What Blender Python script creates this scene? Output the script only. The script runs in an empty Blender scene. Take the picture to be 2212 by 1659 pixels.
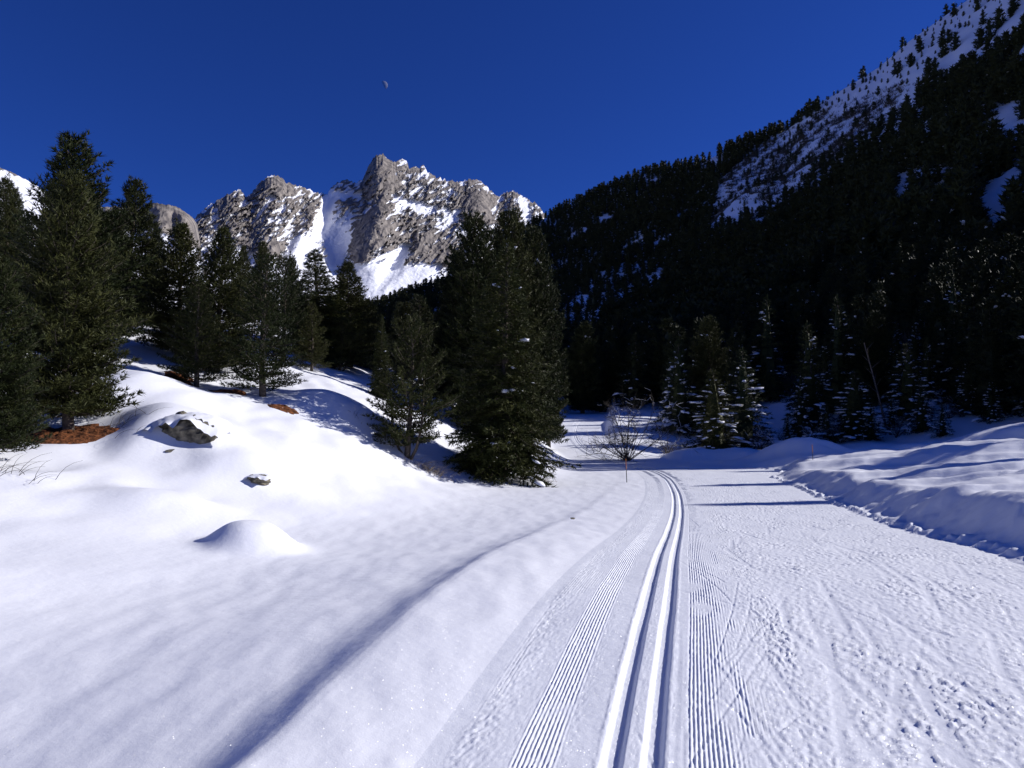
import bpy, math, random
import numpy as np

# ------------------------------------------------------------------ camera, world, sun
sc = bpy.context.scene
COL = sc.collection
RNG = np.random.default_rng(7)
random.seed(7)
FPX, CX, CY, HY = 1522.0, 1106.0, 829.5, 890.0       # measuring units of the photograph
TH = math.atan((HY - CY) / FPX)
SUN_AZ, SUN_EL = math.radians(77), math.radians(27)   # azimuth clockwise from +Y

cam_d = bpy.data.cameras.new('camera')
cam_d.sensor_width = 36
cam_d.lens = 18 / math.tan(math.radians(36))
cam_d.clip_start, cam_d.clip_end = 0.05, 60000
cam = bpy.data.objects.new('camera', cam_d)
cam.rotation_euler = (math.pi / 2 + TH, 0, 0)
COL.objects.link(cam)
sc.camera = cam

world = bpy.data.worlds.new('World')
sc.world = world
world.use_nodes = True
wn, wl = world.node_tree.nodes, world.node_tree.links
wn.clear()
sky = wn.new('ShaderNodeTexSky')
sky.sky_type = 'NISHITA'
sky.sun_disc = False
sky.sun_elevation = SUN_EL
sky.sun_rotation = SUN_AZ
sky.altitude = 2200
sky.air_density = 1.0
sky.dust_density = 0.05
sky.ozone_density = 3.0
tint = wn.new('ShaderNodeMix'); tint.data_type = 'RGBA'; tint.blend_type = 'MULTIPLY'
tint.inputs[0].default_value = 1
tint.inputs[7].default_value = (0.104, 0.235, 0.68, 1)   # deep alpine blue
bg = wn.new('ShaderNodeBackground')
bg.inputs[1].default_value = 0.10
wo = wn.new('ShaderNodeOutputWorld')
wl.new(sky.outputs[0], tint.inputs[6]); wl.new(tint.outputs[2], bg.inputs[0]); wl.new(bg.outputs[0], wo.inputs[0])

sun_d = bpy.data.lights.new('sun', 'SUN')
sun_d.energy = 4.2
sun_d.angle = math.radians(0.53)
sun_d.color = (1.0, 0.965, 0.93)
sun = bpy.data.objects.new('sun', sun_d)
sv = np.array([math.sin(SUN_AZ) * math.cos(SUN_EL), math.cos(SUN_AZ) * math.cos(SUN_EL), math.sin(SUN_EL)])
from mathutils import Vector, Matrix
sun.rotation_euler = Vector(sv).to_track_quat('Z', 'Y').to_euler()
sun.location = (30, 10, 40)
COL.objects.link(sun)

sc.view_settings.view_transform = 'Standard'
sc.view_settings.look = 'None'
sc.view_settings.gamma = 1
sc.view_settings.use_curve_mapping = False
sc.view_settings.exposure = 0.34
sc.render.engine = 'CYCLES'
sc.cycles.max_bounces = 5
sc.cycles.diffuse_bounces = 3
sc.cycles.glossy_bounces = 2
sc.cycles.transparent_max_bounces = 6
sc.cycles.caustics_reflective = False
sc.cycles.caustics_refractive = False
sc.cycles.sample_clamp_direct = 6
sc.cycles.sample_clamp_indirect = 4

# ------------------------------------------------------------------ helpers
def ray(px, py):
    ux, uy = (px - CX) / FPX, (CY - py) / FPX
    return np.array([ux + 0 * uy, math.cos(TH) - uy * math.sin(TH) + 0 * ux, math.sin(TH) + uy * math.cos(TH) + 0 * ux])

def P(px, py, D):
    r = ray(px, py)
    return r * (D / r[1])

def project(x, y, z):
    d = y * math.cos(TH) + z * math.sin(TH)
    u = -y * math.sin(TH) + z * math.cos(TH)
    return CX + FPX * x / d, CY - FPX * u / d

def sst(a, b, x):
    t = np.clip((x - a) / (b - a), 0, 1)
    return t * t * (3 - 2 * t)

def _hash(ix, iy, seed):
    h = (ix.astype(np.int64) * 374761393 + iy.astype(np.int64) * 668265263 + seed * 974711) & 0xFFFFFFFF
    h = ((h ^ (h >> 13)) * 1274126177) & 0xFFFFFFFF
    return (h ^ (h >> 16)) & 0xFFFFFFFF

def noise2(x, y, seed=0):
    """gradient noise, about -1..1"""
    x = np.asarray(x, float); y = np.asarray(y, float)
    x, y = np.broadcast_arrays(x, y)
    ix, iy = np.floor(x), np.floor(y)
    fx, fy = x - ix, y - iy
    def g(dx, dy):
        a = _hash(ix + dx, iy + dy, seed) / 4294967296.0 * 2 * np.pi
        return np.cos(a) * (fx - dx) + np.sin(a) * (fy - dy)
    u = fx * fx * fx * (fx * (fx * 6 - 15) + 10)
    v = fy * fy * fy * (fy * (fy * 6 - 15) + 10)
    a = g(0, 0) * (1 - u) + g(1, 0) * u
    b = g(0, 1) * (1 - u) + g(1, 1) * u
    return (a * (1 - v) + b * v) * 1.5

def fbm(x, y, oct=4, seed=0, gain=0.5):
    s, a, f = 0, 1, 1
    for i in range(oct):
        s = s + a * noise2(x * f, y * f, seed + i * 17)
        a *= gain; f *= 2.03
    return s

def ridged(x, y, oct=4, seed=0, gain=0.5):
    s, a, f = 0, 1, 1
    for i in range(oct):
        s = s + a * (1 - 2 * np.abs(noise2(x * f, y * f, seed + i * 31)))
        a *= gain; f *= 2.07
    return s

def inpoly(px, py, poly):
    c = np.zeros(np.shape(px), bool)
    n = len(poly)
    for i in range(n):
        x1, y1 = poly[i]; x2, y2 = poly[(i + 1) % n]
        if y1 == y2: continue
        k = ((y1 > py) != (y2 > py)) & (px < (x2 - x1) * (py - y1) / (y2 - y1) + x1)
        c ^= k
    return c

def spline(xs, ys):
    xs, ys = np.array(xs, float), np.array(ys, float)
    m = np.gradient(ys, xs)
    X = np.linspace(xs[0], xs[-1], 4000)
    i = np.clip(np.searchsorted(xs, X) - 1, 0, len(xs) - 2)
    h = xs[i + 1] - xs[i]; t = (X - xs[i]) / h
    Y = ((2*t**3 - 3*t**2 + 1) * ys[i] + (t**3 - 2*t**2 + t) * h * m[i]
         + (-2*t**3 + 3*t**2) * ys[i+1] + (t**3 - t**2) * h * m[i+1])
    return lambda q: np.interp(q, X, Y)

def tag(o, label=None, cat=None, group=None, kind=None):
    if label: o['label'] = label
    if cat: o['category'] = cat
    if group: o['group'] = group
    if kind: o['kind'] = kind
    return o

def mesh(name, V, F, mats=None, smooth=True, attrs=None, midx=None):
    V = np.asarray(V, np.float32)
    m = bpy.data.meshes.new(name)
    if isinstance(F, (list, tuple)):
        Fs = [np.asarray(f, np.int32) for f in F if len(f)]
    else:
        Fs = [np.asarray(F, np.int32)]
    m.vertices.add(len(V)); m.vertices.foreach_set('co', V.ravel())
    loops = np.concatenate([f.ravel() for f in Fs])
    sizes = np.concatenate([np.full(len(f), f.shape[1], np.int32) for f in Fs])
    m.loops.add(len(loops)); m.loops.foreach_set('vertex_index', loops)
    m.polygons.add(len(sizes))
    st = np.zeros(len(sizes), np.int32); st[1:] = np.cumsum(sizes)[:-1]
    m.polygons.foreach_set('loop_start', st)
    if midx is not None: m.polygons.foreach_set('material_index', np.asarray(midx, np.int32))
    m.polygons.foreach_set('use_smooth', np.full(len(sizes), smooth, bool))
    for k, v in (attrs or {}).items():
        a = m.attributes.new(k, 'FLOAT', 'POINT'); a.data.foreach_set('value', np.asarray(v, np.float32).ravel())
    for mt in (mats if isinstance(mats, (list, tuple)) else [mats]):
        if mt: m.materials.append(mt)
    m.update(calc_edges=True); m.validate()
    return m

def link(name, me, parent=None, loc=(0, 0, 0)):
    o = bpy.data.objects.new(name, me)
    o.location = loc
    COL.objects.link(o)
    if parent: o.parent = parent
    return o

def empty(name, loc, rz=0, s=(1, 1, 1)):
    o = bpy.data.objects.new(name, None)
    o.location = loc; o.rotation_euler = (0, 0, rz); o.scale = s
    o.empty_display_size = 0.3
    COL.objects.link(o)
    return o

def grid_faces(nr, nc, wrap=False):
    i = np.arange(nr - 1)[:, None]; j = np.arange(nc - (0 if wrap else 1))[None, :]
    j2 = (j + 1) % nc
    a = i * nc + j; b = i * nc + j2
    return np.stack([a, b, b + nc, a + nc], -1).reshape(-1, 4)

class Acc:
    def __init__(s): s.V = []; s.T = []; s.Q = []; s.n = 0
    def add(s, V, T=None, Q=None):
        V = np.asarray(V, float).reshape(-1, 3)
        s.V.append(V)
        if T is not None and len(T): s.T.append(np.asarray(T) + s.n)
        if Q is not None and len(Q): s.Q.append(np.asarray(Q) + s.n)
        s.n += len(V)
    def get(s):
        F = []
        if s.T: F.append(np.concatenate(s.T))
        if s.Q: F.append(np.concatenate(s.Q))
        return np.concatenate(s.V), F
    def tube(s, pts, rad, k=5):
        pts = np.asarray(pts, float); n = len(pts)
        d = np.gradient(pts, axis=0); d /= np.linalg.norm(d, axis=1)[:, None] + 1e-9
        ref = np.where(np.abs(d[:, 2:3]) < 0.9, [[0, 0, 1.0]], [[1.0, 0, 0]])
        a = np.cross(d, ref); a /= np.linalg.norm(a, axis=1)[:, None] + 1e-9
        b = np.cross(d, a)
        an = np.arange(k) / k * 2 * np.pi
        V = pts[:, None] + (a[:, None] * np.cos(an)[None, :, None] + b[:, None] * np.sin(an)[None, :, None]) * np.asarray(rad)[:, None, None]
        s.add(V.reshape(-1, 3), Q=grid_faces(n, k, True))

# ------------------------------------------------------------------ materials
def mat(name):
    m = bpy.data.materials.new(name); m.use_nodes = True
    nt = m.node_tree; b = nt.nodes['Principled BSDF']
    return m, nt.nodes, nt.links, b

def snow_material(name, grain=1.0, sparkle=True, col=(0.83, 0.845, 0.90, 1)):
    m, n, l, b = mat(name)
    b.inputs['Base Color'].default_value = col
    b.inputs['Roughness'].default_value = 0.65
    b.inputs['Specular IOR Level'].default_value = 0.15
    co = n.new('ShaderNodeTexCoord')
    n1 = n.new('ShaderNodeTexNoise'); n1.inputs['Scale'].default_value = 9; n1.inputs['Detail'].default_value = 4
    n2 = n.new('ShaderNodeTexNoise'); n2.inputs['Scale'].default_value = 110; n2.inputs['Detail'].default_value = 2
    l.new(co.outputs['Object'], n1.inputs['Vector']); l.new(co.outputs['Object'], n2.inputs['Vector'])
    b1 = n.new('ShaderNodeBump'); b1.inputs['Strength'].default_value = 0.5; b1.inputs['Distance'].default_value = 0.012 * grain
    b2 = n.new('ShaderNodeBump'); b2.inputs['Strength'].default_value = 0.6; b2.inputs['Distance'].default_value = 0.0016 * grain
    l.new(n1.outputs[0], b1.inputs['Height']); l.new(n2.outputs[0], b2.inputs['Height']); l.new(b1.outputs[0], b2.inputs['Normal'])
    l.new(b2.outputs[0], b.inputs['Normal'])
    if sparkle:
        v = n.new('ShaderNodeTexVoronoi'); v.inputs['Scale'].default_value = 330
        l.new(co.outputs['Object'], v.inputs['Vector'])
        sub = n.new('ShaderNodeVectorMath'); sub.operation = 'SUBTRACT'; sub.inputs[1].default_value = (0.5, 0.5, 0.5)
        scl = n.new('ShaderNodeVectorMath'); scl.operation = 'SCALE'; scl.inputs[3].default_value = 1.7
        geo = n.new('ShaderNodeNewGeometry')
        add = n.new('ShaderNodeVectorMath'); add.operation = 'ADD'
        nor = n.new('ShaderNodeVectorMath'); nor.operation = 'NORMALIZE'
        l.new(v.outputs['Color'], sub.inputs[0]); l.new(sub.outputs[0], scl.inputs[0]); l.new(scl.outputs[0], add.inputs[0])
        l.new(geo.outputs['Normal'], add.inputs[1]); l.new(add.outputs[0], nor.inputs[0])
        gl = n.new('ShaderNodeBsdfGlossy'); gl.inputs['Roughness'].default_value = 0.16
        gl.inputs['Color'].default_value = (1, 1, 1, 1)
        l.new(nor.outputs[0], gl.inputs['Normal'])
        mx = n.new('ShaderNodeMixShader'); mx.inputs[0].default_value = 0.026
        out = n['Material Output']
        l.new(b.outputs[0], mx.inputs[1]); l.new(gl.outputs[0], mx.inputs[2]); l.new(mx.outputs[0], out.inputs[0])
    return m

M_SNOW = snow_material('snow')
M_PISTE = snow_material('groomed_snow', grain=1.2, sparkle=True, col=(0.80, 0.82, 0.88, 1))
M_SNOW_FAR = snow_material('far_snow', grain=20, sparkle=False)
M_SNOW_LUMP = snow_material('branch_snow', grain=2, sparkle=False)

def needle_material(name, c1, c2):
    m, n, l, b = mat(name)
    co = n.new('ShaderNodeTexCoord')
    nz = n.new('ShaderNodeTexNoise'); nz.inputs['Scale'].default_value = 1.6; nz.inputs['Detail'].default_value = 5
    l.new(co.outputs['Object'], nz.inputs['Vector'])
    oi = n.new('ShaderNodeObjectInfo')
    ad = n.new('ShaderNodeMath'); ad.operation = 'ADD'
    mu = n.new('ShaderNodeMath'); mu.operation = 'MULTIPLY_ADD'; mu.inputs[1].default_value = 0.5; mu.inputs[2].default_value = -0.25
    l.new(oi.outputs['Random'], mu.inputs[0]); l.new(mu.outputs[0], ad.inputs[0]); l.new(nz.outputs[0], ad.inputs[1])
    r = n.new('ShaderNodeValToRGB')
    r.color_ramp.elements[0].position = 0.3; r.color_ramp.elements[0].color = (*c1, 1)
    r.color_ramp.elements[1].position = 0.75; r.color_ramp.elements[1].color = (*c2, 1)
    l.new(ad.outputs[0], r.inputs[0]); l.new(r.outputs[0], b.inputs['Base Color'])
    b.inputs['Roughness'].default_value = 0.55
    b.inputs['Specular IOR Level'].default_value = 0.12
    return m

M_PINE = needle_material('pine_needles', (0.020, 0.027, 0.008), (0.050, 0.053, 0.015))
M_SPRUCE = needle_material('spruce_needles', (0.022, 0.032, 0.010), (0.055, 0.058, 0.014))
M_FOREST = needle_material('forest_needles', (0.016, 0.022, 0.010), (0.036, 0.040, 0.014))

def noise_material(name, c1, c2, scale, rough=0.8, bump=0.0, detail=6, pos=(0.35, 0.65)):
    m, n, l, b = mat(name)
    co = n.new('ShaderNodeTexCoord')
    nz = n.new('ShaderNodeTexNoise'); nz.inputs['Scale'].default_value = scale; nz.inputs['Detail'].default_value = detail
    l.new(co.outputs['Object'], nz.inputs['Vector'])
    r = n.new('ShaderNodeValToRGB')
    r.color_ramp.elements[0].position = pos[0]; r.color_ramp.elements[0].color = (*c1, 1)
    r.color_ramp.elements[1].position = pos[1]; r.color_ramp.elements[1].color = (*c2, 1)
    l.new(nz.outputs[0], r.inputs[0]); l.new(r.outputs[0], b.inputs['Base Color'])
    b.inputs['Roughness'].default_value = rough
    b.inputs['Specular IOR Level'].default_value = 0.2
    if bump:
        bp = n.new('ShaderNodeBump'); bp.inputs['Distance'].default_value = bump
        l.new(nz.outputs[0], bp.inputs['Height']); l.new(bp.outputs[0], b.inputs['Normal'])
    return m

M_BARK = noise_material('bark', (0.05, 0.04, 0.032), (0.13, 0.105, 0.085), 9, 0.9, 0.02)
M_TWIG = noise_material('twig', (0.045, 0.038, 0.032), (0.10, 0.085, 0.07), 6, 0.9)
M_SOIL = noise_material('needle_litter', (0.045, 0.016, 0.007), (0.24, 0.085, 0.03), 9, 0.95, 0.08, 9, (0.32, 0.7))
M_ROCK = noise_material('lichen_rock', (0.06, 0.055, 0.045), (0.27, 0.24, 0.17), 6, 0.9, 0.08, 9)
M_GRASS = noise_material('dry_grass', (0.28, 0.22, 0.15), (0.48, 0.40, 0.30), 5, 0.9)
M_POLE = noise_material('pole_dark', (0.02, 0.02, 0.02), (0.05, 0.05, 0.05), 5, 0.6)
M_POLE_ORANGE = noise_material('pole_orange', (0.36, 0.12, 0.04), (0.46, 0.18, 0.06), 5, 0.6)

# ------------------------------------------------------------------ terrain
_Y = [-60, -20, -5, 0, 3.46, 6.3, 9.2, 13, 19, 25, 32, 37, 43, 50, 58, 72, 88, 110, 150]
XC = spline(_Y, [-14, -4.4, -1.2, -0.15, 0.57, 1.29, 2.0, 2.96, 4.44, 5.75, 6.85, 7.1, 6.4, 5.6, 5.4, 6.5, 9, 11.5, 8])
ZP = spline(_Y, [-1.9, -1.8, -1.76, -1.75, -1.74, -1.68, -1.86, -2.2, -2.58, -2.78, -2.9, -3.0, -3.05, -2.85, -2.45, -1.6, -0.6, 0.6, 3])
WL = 0.95
def WR(y): return np.interp(y, [-20, 8, 20, 31, 36, 42, 48, 150], [4.15, 4.2, 4.4, 4.6, 6.6, 4.2, 2.9, 2.7])

_pc = [(0, 1659, 3.4), (200, 1500, 4.2), (300, 1300, 6.3), (0, 1350, 5.6), (600, 1250, 7.4), (540, 1120, 11.2), (0, 1190, 8.2), (200, 1065, 13),
       (0, 1045, 12), (400, 970, 17), (400, 905, 18), (330, 800, 23), (555, 1030, 16), (700, 1005, 19), (800, 1050, 17),
       (885, 1003, 26), (760, 930, 25), (800, 870, 29), (690, 800, 34), (600, 868, 25), (430, 850, 25), (300, 690, 34), (150, 950, 17),
       (30, 640, 36), (0, 985, 14), (1090, 1018, 28), (1000, 955, 32), (1190, 1000, 38), (950, 870, 42), (850, 800, 50),
       (1000, 1045, 23), (1150, 1035, 26), (820, 1130, 12.5), (1000, 1110, 15),
       (2212, 1045, 12), (2212, 1075, 9), (2212, 985, 26), (1900, 1010, 27), (1830, 1056, 18), (1725, 1022, 26), (2000, 1070, 14), (1760, 992, 34), (1640, 1008, 36), (2212, 955, 40),
       (1500, 985, 48), (1900, 972, 52), (1400, 985, 50), (2400, 1100, 7.5)]
_pts = [P(*q) for q in _pc]
_pts += [np.array(q, float) for q in [(-25, 60, 9), (-45, 90, 18), (-10, 90, 5), (-2, 120, 7), (-20, 130, 12), (25, 85, 0), (-20, 0, -0.9), (-10, 0, -1.45),
         (20, 0, -1.0), (20, -20, -1.2), (-20, -25, -1.4), (-45, 40, 9), (-60, 0, 3), (50, 20, -1), (60, 60, 3), (0, -40, -1.9), (-40, -40, 0), (40, -40, -1)]]
_pts = np.array(_pts)
def _U(r2): return 0.5 * r2 * np.log(r2 + 1e-9)
_n = len(_pts)
_A = np.zeros((_n + 3, _n + 3))
_d2 = ((_pts[:, None, :2] - _pts[None, :, :2]) ** 2).sum(-1)
_A[:_n, :_n] = _U(_d2) + np.eye(_n) * 4.0
_A[:_n, _n:] = np.c_[np.ones(_n), _pts[:, :2]]
_A[_n:, :_n] = _A[:_n, _n:].T
_w = np.linalg.solve(_A, np.r_[_pts[:, 2], 0, 0, 0])
def TPS(x, y):
    x = np.asarray(x, float); y = np.asarray(y, float)
    s = _w[_n] + _w[_n + 1] * x + _w[_n + 2] * y
    for i in range(_n):
        s = s + _w[i] * _U((x - _pts[i, 0]) ** 2 + (y - _pts[i, 1]) ** 2)
    return s

MOUNDS = []   # x, y, height, rx, ry, rot, power
def mound(px, py, D, h, rx, ry, rot=0.0, pw=2.0):
    p = P(px, py, D); MOUNDS.append((p[0], p[1], h, rx, ry, rot, pw))
mound(545, 1128, 11.2, 0.43, 0.56, 0.66, 0.3, 3.2)
mound(360, 1075, 13.0, 0.28, 1.1, 0.9, 0.2, 2.2)
mound(385, 905, 18.0, 0.50, 1.25, 0.85, 0.0, 2.4)
mound(318, 965, 16.8, 0.36, 0.8, 0.7, 0.0, 2.2)
mound(320, 840, 21.0, 0.3, 1.4, 1.4, 0.0, 2.0)
mound(550, 1005, 16.6, 0.34, 0.8, 0.8, 0.0, 2.2)
mound(500, 970, 17.5, 0.22, 1.0, 0.9, 0.4, 2.0)
mound(760, 890, 27.0, 0.5, 1.5, 1.0, 0.0, 2.2)
mound(690, 880, 26.0, 0.35, 1.6, 1.2, 0.2, 2.0)
mound(270, 1195, 8.6, 0.05, 0.6, 0.5, 0.5, 2.0)
mound(1725, 985, 41.0, 0.9, 1.9, 1.6, 0.0, 2.6)
mound(1600, 990, 45.0, 0.6, 1.5, 1.2, 0.0, 2.6)
mound(1480, 995, 46.0, 0.5, 1.6, 1.2, 0.0, 2.6)
mound(2200, 960, 40.0, 1.0, 2.4, 2.0, 0.0, 2.4)
mound(875, 1640, 3.5, 0.045, 0.075, 0.07, 0.0, 3.0)

def H(x, y, lower=True):
    x = np.asarray(x, float); y = np.asarray(y, float)
    r = np.hypot(x, y)
    base = TPS(x, y)
    far = sst(120, 240, r)
    base = base * (1 - far) + (-6.0) * far
    left = sst(0, -6, x - XC(np.clip(y, -60, 150)))
    nearamp = np.clip(r / 12, 0.12, 1)
    und = 0.11 * fbm(x / 3.3 + 3, y / 4.1, 3, 11) * nearamp * left
    und = und + 0.06 * fbm(x / 1.3, y / 1.9, 2, 5) * sst(9, 16, r) * left
    right = sst(3.6, 8, x - XC(np.clip(y, -60, 150)))
    dr = fbm((x * 0.35 + y * 0.94) / 3.0, (x * 0.94 - y * 0.35) / 9.0, 3, 77)
    und = und + right * (0.46 * dr + 0.05 * fbm(x / 1.1, y / 1.1, 2, 23))
    base = base + und * (1 - sst(60, 110, r))
    base = base + 0.8 * fbm(x / 16, y / 16, 3, 50) * sst(45, 80, r)
    # the run: berm on the left, bank on the right
    yc = np.clip(y, -60, 150)
    sl = (XC(yc + 0.5) - XC(yc - 0.5))
    o = (x - XC(yc)) / np.sqrt(1 + sl * sl)
    zp = ZP(yc)
    wr = WR(yc) + 0.10 * noise2(y / 1.4, y * 0 + 3.3, 4) + 0.03 * noise2(y / 0.5, y * 0 + 1.3, 9)
    k = np.interp(yc, [-10, 3.5, 9, 14, 25, 33, 45], [0.95, 1.05, 1.5, 1.75, 1.6, 1.0, 0.6])
    ol = (o + WL) / k
    bw = 1 + 0.35 * noise2(y / 2.6, y * 0 + 7.7, 3)
    prof = np.interp(ol, [-3.6, -2.6, -2.0, -1.55, -1.22, -1.06, -0.80, -0.4, -0.15, 0], np.array([-0.42, -0.31, -0.235, -0.18, -0.145, -0.08, 0.085, 0.066, 0.027, 0.0]))
    prof2 = np.interp(ol + 0.06, [-3.6, -2.6, -2.0, -1.55, -1.22, -1.06, -0.80, -0.4, -0.15, 0], np.array([-0.42, -0.31, -0.235, -0.18, -0.145, -0.08, 0.085, 0.066, 0.027, 0.0]))
    prof3 = np.interp(ol - 0.06, [-3.6, -2.6, -2.0, -1.55, -1.22, -1.06, -0.80, -0.4, -0.15, 0], np.array([-0.42, -0.31, -0.235, -0.18, -0.145, -0.08, 0.085, 0.066, 0.027, 0.0]))
    prof = (prof * 2 + prof2 + prof3) / 4 * bw
    prof = np.where(prof < 0, prof * np.interp(yc, [7, 13, 22], [1.0, 0.3, 0.0]), prof * np.interp(yc, [8, 14, 26], [1, 0.45, 0.12]))
    fade = 1 - sst(34, 44, yc)
    zl = zp + prof * fade * np.interp(yc, [6, 13], [1.0, 1.25]) + 0.012 * fbm(x * 2.2, y * 1.1, 2, 8) * sst(0, -0.3, o + WL)
    wl = sst(-2.0, -6.0, ol)
    zleft = zl * (1 - wl) + base * wl
    rr = (o - wr)
    bwid = 1.25 + 0.25 * noise2(y / 2.1, y * 0, 12)
    t = np.clip(rr / bwid, 0, 1)
    lump = 0.055 * fbm(x * 1.7, y * 1.7, 4, 61) * sst(0, 0.15, rr) * (1 - sst(0.7, 1.3, t))
    clod = 0.11 * np.exp(-((rr - 0.06) / 0.11) ** 2) * (0.45 + 1.0 * noise2(x * 4.1, y * 4.1, 15)) * (1 - sst(36, 42, yc))
    hb = 0.65 * t * t * (3 - 2 * t) + 0.35 * t
    zright = zp + np.maximum(base - zp, -0.4) * hb + lump + np.maximum(clod, 0)
    mz = 0.0
    for (mx, my, mh, rx, ry, rot, pw) in MOUNDS:
        k = (np.abs(x - mx) < 3.2 * rx + 1) & (np.abs(y - my) < 3.2 * ry + 1)
        if not np.any(k): continue
        dx, dy = x - mx, y - my
        a = (dx * math.cos(rot) + dy * math.sin(rot)) / rx; b = (-dx * math.sin(rot) + dy * math.cos(rot)) / ry
        q = np.sqrt(a * a + b * b)
        mz = mz + np.where(k, mh * np.exp(-0.7 * q ** pw), 0)
    z = np.where(o < 0, zleft, zright)
    z = z + mz * np.maximum(sst(-0.05, -0.5, o + WL), sst(0.2, 1.0, rr))
    gone = sst(120, 150, np.abs(y - 20))
    z = z * (1 - gone) + base * gone
    if lower:
        mg = np.maximum(0.06, 0.012 * r)
        ins = np.minimum(o + WL, wr - o)
        z = z - (0.10 + 0.006 * np.minimum(r, 80)) * sst(1.0, 3.0, ins / mg) * (1 - gone)
    return z

# polar sheet of snow round the place where one stands, finer near, out past the mountains
az_in = np.radians(np.linspace(-43, 43, 560))
az_out = np.radians(np.linspace(43, 317, 120)[1:-1])
az = np.concatenate([az_in, az_out])
rr_ = np.concatenate([[0.35, 0.8, 1.4, 1.9], 2.3 * (60 / 2.3) ** np.linspace(0, 1, 400), 60 * (5000 / 60) ** np.linspace(0, 1, 90)[1:]])
R_, A_ = np.meshgrid(rr_, az, indexing='ij')
gx, gy = R_ * np.sin(A_), R_ * np.cos(A_)
gz = H(gx, gy)
gV = np.stack([gx, gy, gz], -1).reshape(-1, 3)
nc = len(az)
gV = np.concatenate([gV, [[0, 0, float(H(0.0, 0.0))]]])
fan = np.stack([np.full(nc, len(gV) - 1), np.arange(nc), (np.arange(nc) + 1) % nc], -1)
gF = grid_faces(len(rr_), nc, True)
g = link('snow_ground', mesh('snow_ground', gV, [fan, gF], M_SNOW))
tag(g, 'smooth untracked snow covering the valley floor and left slope', kind='structure')

# groomed run ------------------------------------------------------------
cols = np.unique(np.round(np.concatenate([
    np.linspace(-WL - 0.26, -WL - 0.02, 9), np.linspace(-WL, -0.62, 40), np.linspace(-0.62, -0.30, 76), np.linspace(-0.30, -0.2, 8), np.linspace(-0.2, 0.2, 84),
    np.linspace(0.2, 0.27, 6), np.linspace(0.27, 0.62, 80), np.linspace(0.62, 1.0, 42), np.linspace(1.0, 4.25, 230)]), 5))
rows = np.concatenate([np.linspace(-8, 2.4, 30), 2.5 * (40 / 2.5) ** np.linspace(0, 1, 640), np.linspace(40.4, 145, 120)])
Yr = rows[:, None] + 0 * cols[None, :]
O = cols[None, :] + 0 * Yr
wr_r = WR(rows)[:, None] + 0.10 * noise2(rows[:, None] / 1.4, rows[:, None] * 0 + 3.3, 4) + 0.03 * noise2(rows[:, None] / 0.5, rows[:, None] * 0 + 1.3, 9)
O = np.where(O > 1.0, 1.0 + (O - 1.0) / 3.25 * (wr_r + 0.22 - 1.0), O)
sl = XC(rows + 0.5) - XC(rows - 0.5)
nn = np.sqrt(1 + sl * sl)
X_ = XC(rows)[:, None] + O * nn[:, None]
Y_ = rows[:, None] - O * (sl / nn)[:, None] * 0.0
S_ = Yr * 1.03
Zp = ZP(rows)[:, None] + 0 * O
# classic tracks
def groove(o, c):
    d = np.abs(o - c)
    return -0.033 * (1 - sst(0.026, 0.062, d))
wob = 0.004 * noise2(S_ * 1.3, S_ * 0, 2)
Zs = Zp + groove(O + wob, -0.098) + groove(O + wob, 0.098)
lip = 0.004 * np.exp(-((np.abs(O) - 0.172) / 0.012) ** 2)
Zs += lip * (0.6 + 0.8 * noise2(S_ * 9, O * 5, 4))
det = np.clip(1.25 - Yr / 60, 0.2, 1)
# corduroy bands
cor = np.sin((O + 0.0022 * noise2(S_ * 2.3, O * 8, 55)) / 0.0235 * 2 * np.pi)
pat = fbm(S_ / 1.1, O * 1.3, 3, 91)
bandR = sst(0.25, 0.28, O) * (1 - sst(0.44, 0.58, O + 0.12 * pat)) * sst(-0.60, -0.25, pat + 0.25 * noise2(O * 9, S_ * 3.5, 71))
bandR2 = sst(0.5, 0.6, O) * (1 - sst(0.85, 1.2, O)) * sst(0.05, 0.3, pat)
bandL = sst(-0.60, -0.56, O) * (1 - sst(-0.40, -0.34, O)) * sst(-0.8, -0.4, pat + 0.4 * noise2(O * 7, S_ * 2.5, 72))
bandL2 = (1 - sst(-0.64, -0.60, O)) * sst(0.0, 0.3, fbm(S_ / 1.7, O * 5, 2, 33)) * sst(-WL, -WL + 0.06, O)
bands = np.clip(bandR + bandL + 0.8 * bandR2 + 0.7 * bandL2, 0, 1)
Zs += 0.0036 * cor * bands * (1 + 0.45 * fbm(S_ * 11, O * 26, 2, 3))
# skated, broken crust on the right, lightly on the left edge
chop = sst(0.52, 0.9, O) * (0.55 + 0.45 * sst(-0.3, 0.3, fbm(S_ / 2, O / 1.2, 2, 5))) + 0.5 * (1 - sst(-0.86, -0.62, O)) * sst(-WL, -WL + 0.05, O)
chop = np.maximum(chop, 0.45 * bands * sst(-0.1, 0.4, fbm(S_ * 2.2, O * 6, 2, 151)))
chop = chop * (1 - 0.45 * bands) * (1 - 0.5 * sst(3.6, 4.2, O))
sk = np.radians(14)
ca, sa = math.cos(sk), math.sin(sk)
n1 = fbm((O * ca + S_ * sa) * 17, (S_ * ca - O * sa) * 9, 3, 21)
n2 = fbm((O * ca - S_ * sa) * 14, (S_ * ca + O * sa) * 7, 3, 43)
n3 = fbm(O * 46, S_ * 34, 2, 63)
clus = 0.75 + 0.5 * sst(-0.15, 0.45, fbm(S_ / 0.75, O / 0.42, 3, 66))
n4 = fbm((O * ca + S_ * sa) * 34, (S_ * ca - O * sa) * 20, 2, 24)
n5 = fbm((O * ca - S_ * sa) * 27, (S_ * ca + O * sa) * 19, 2, 29)
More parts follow.
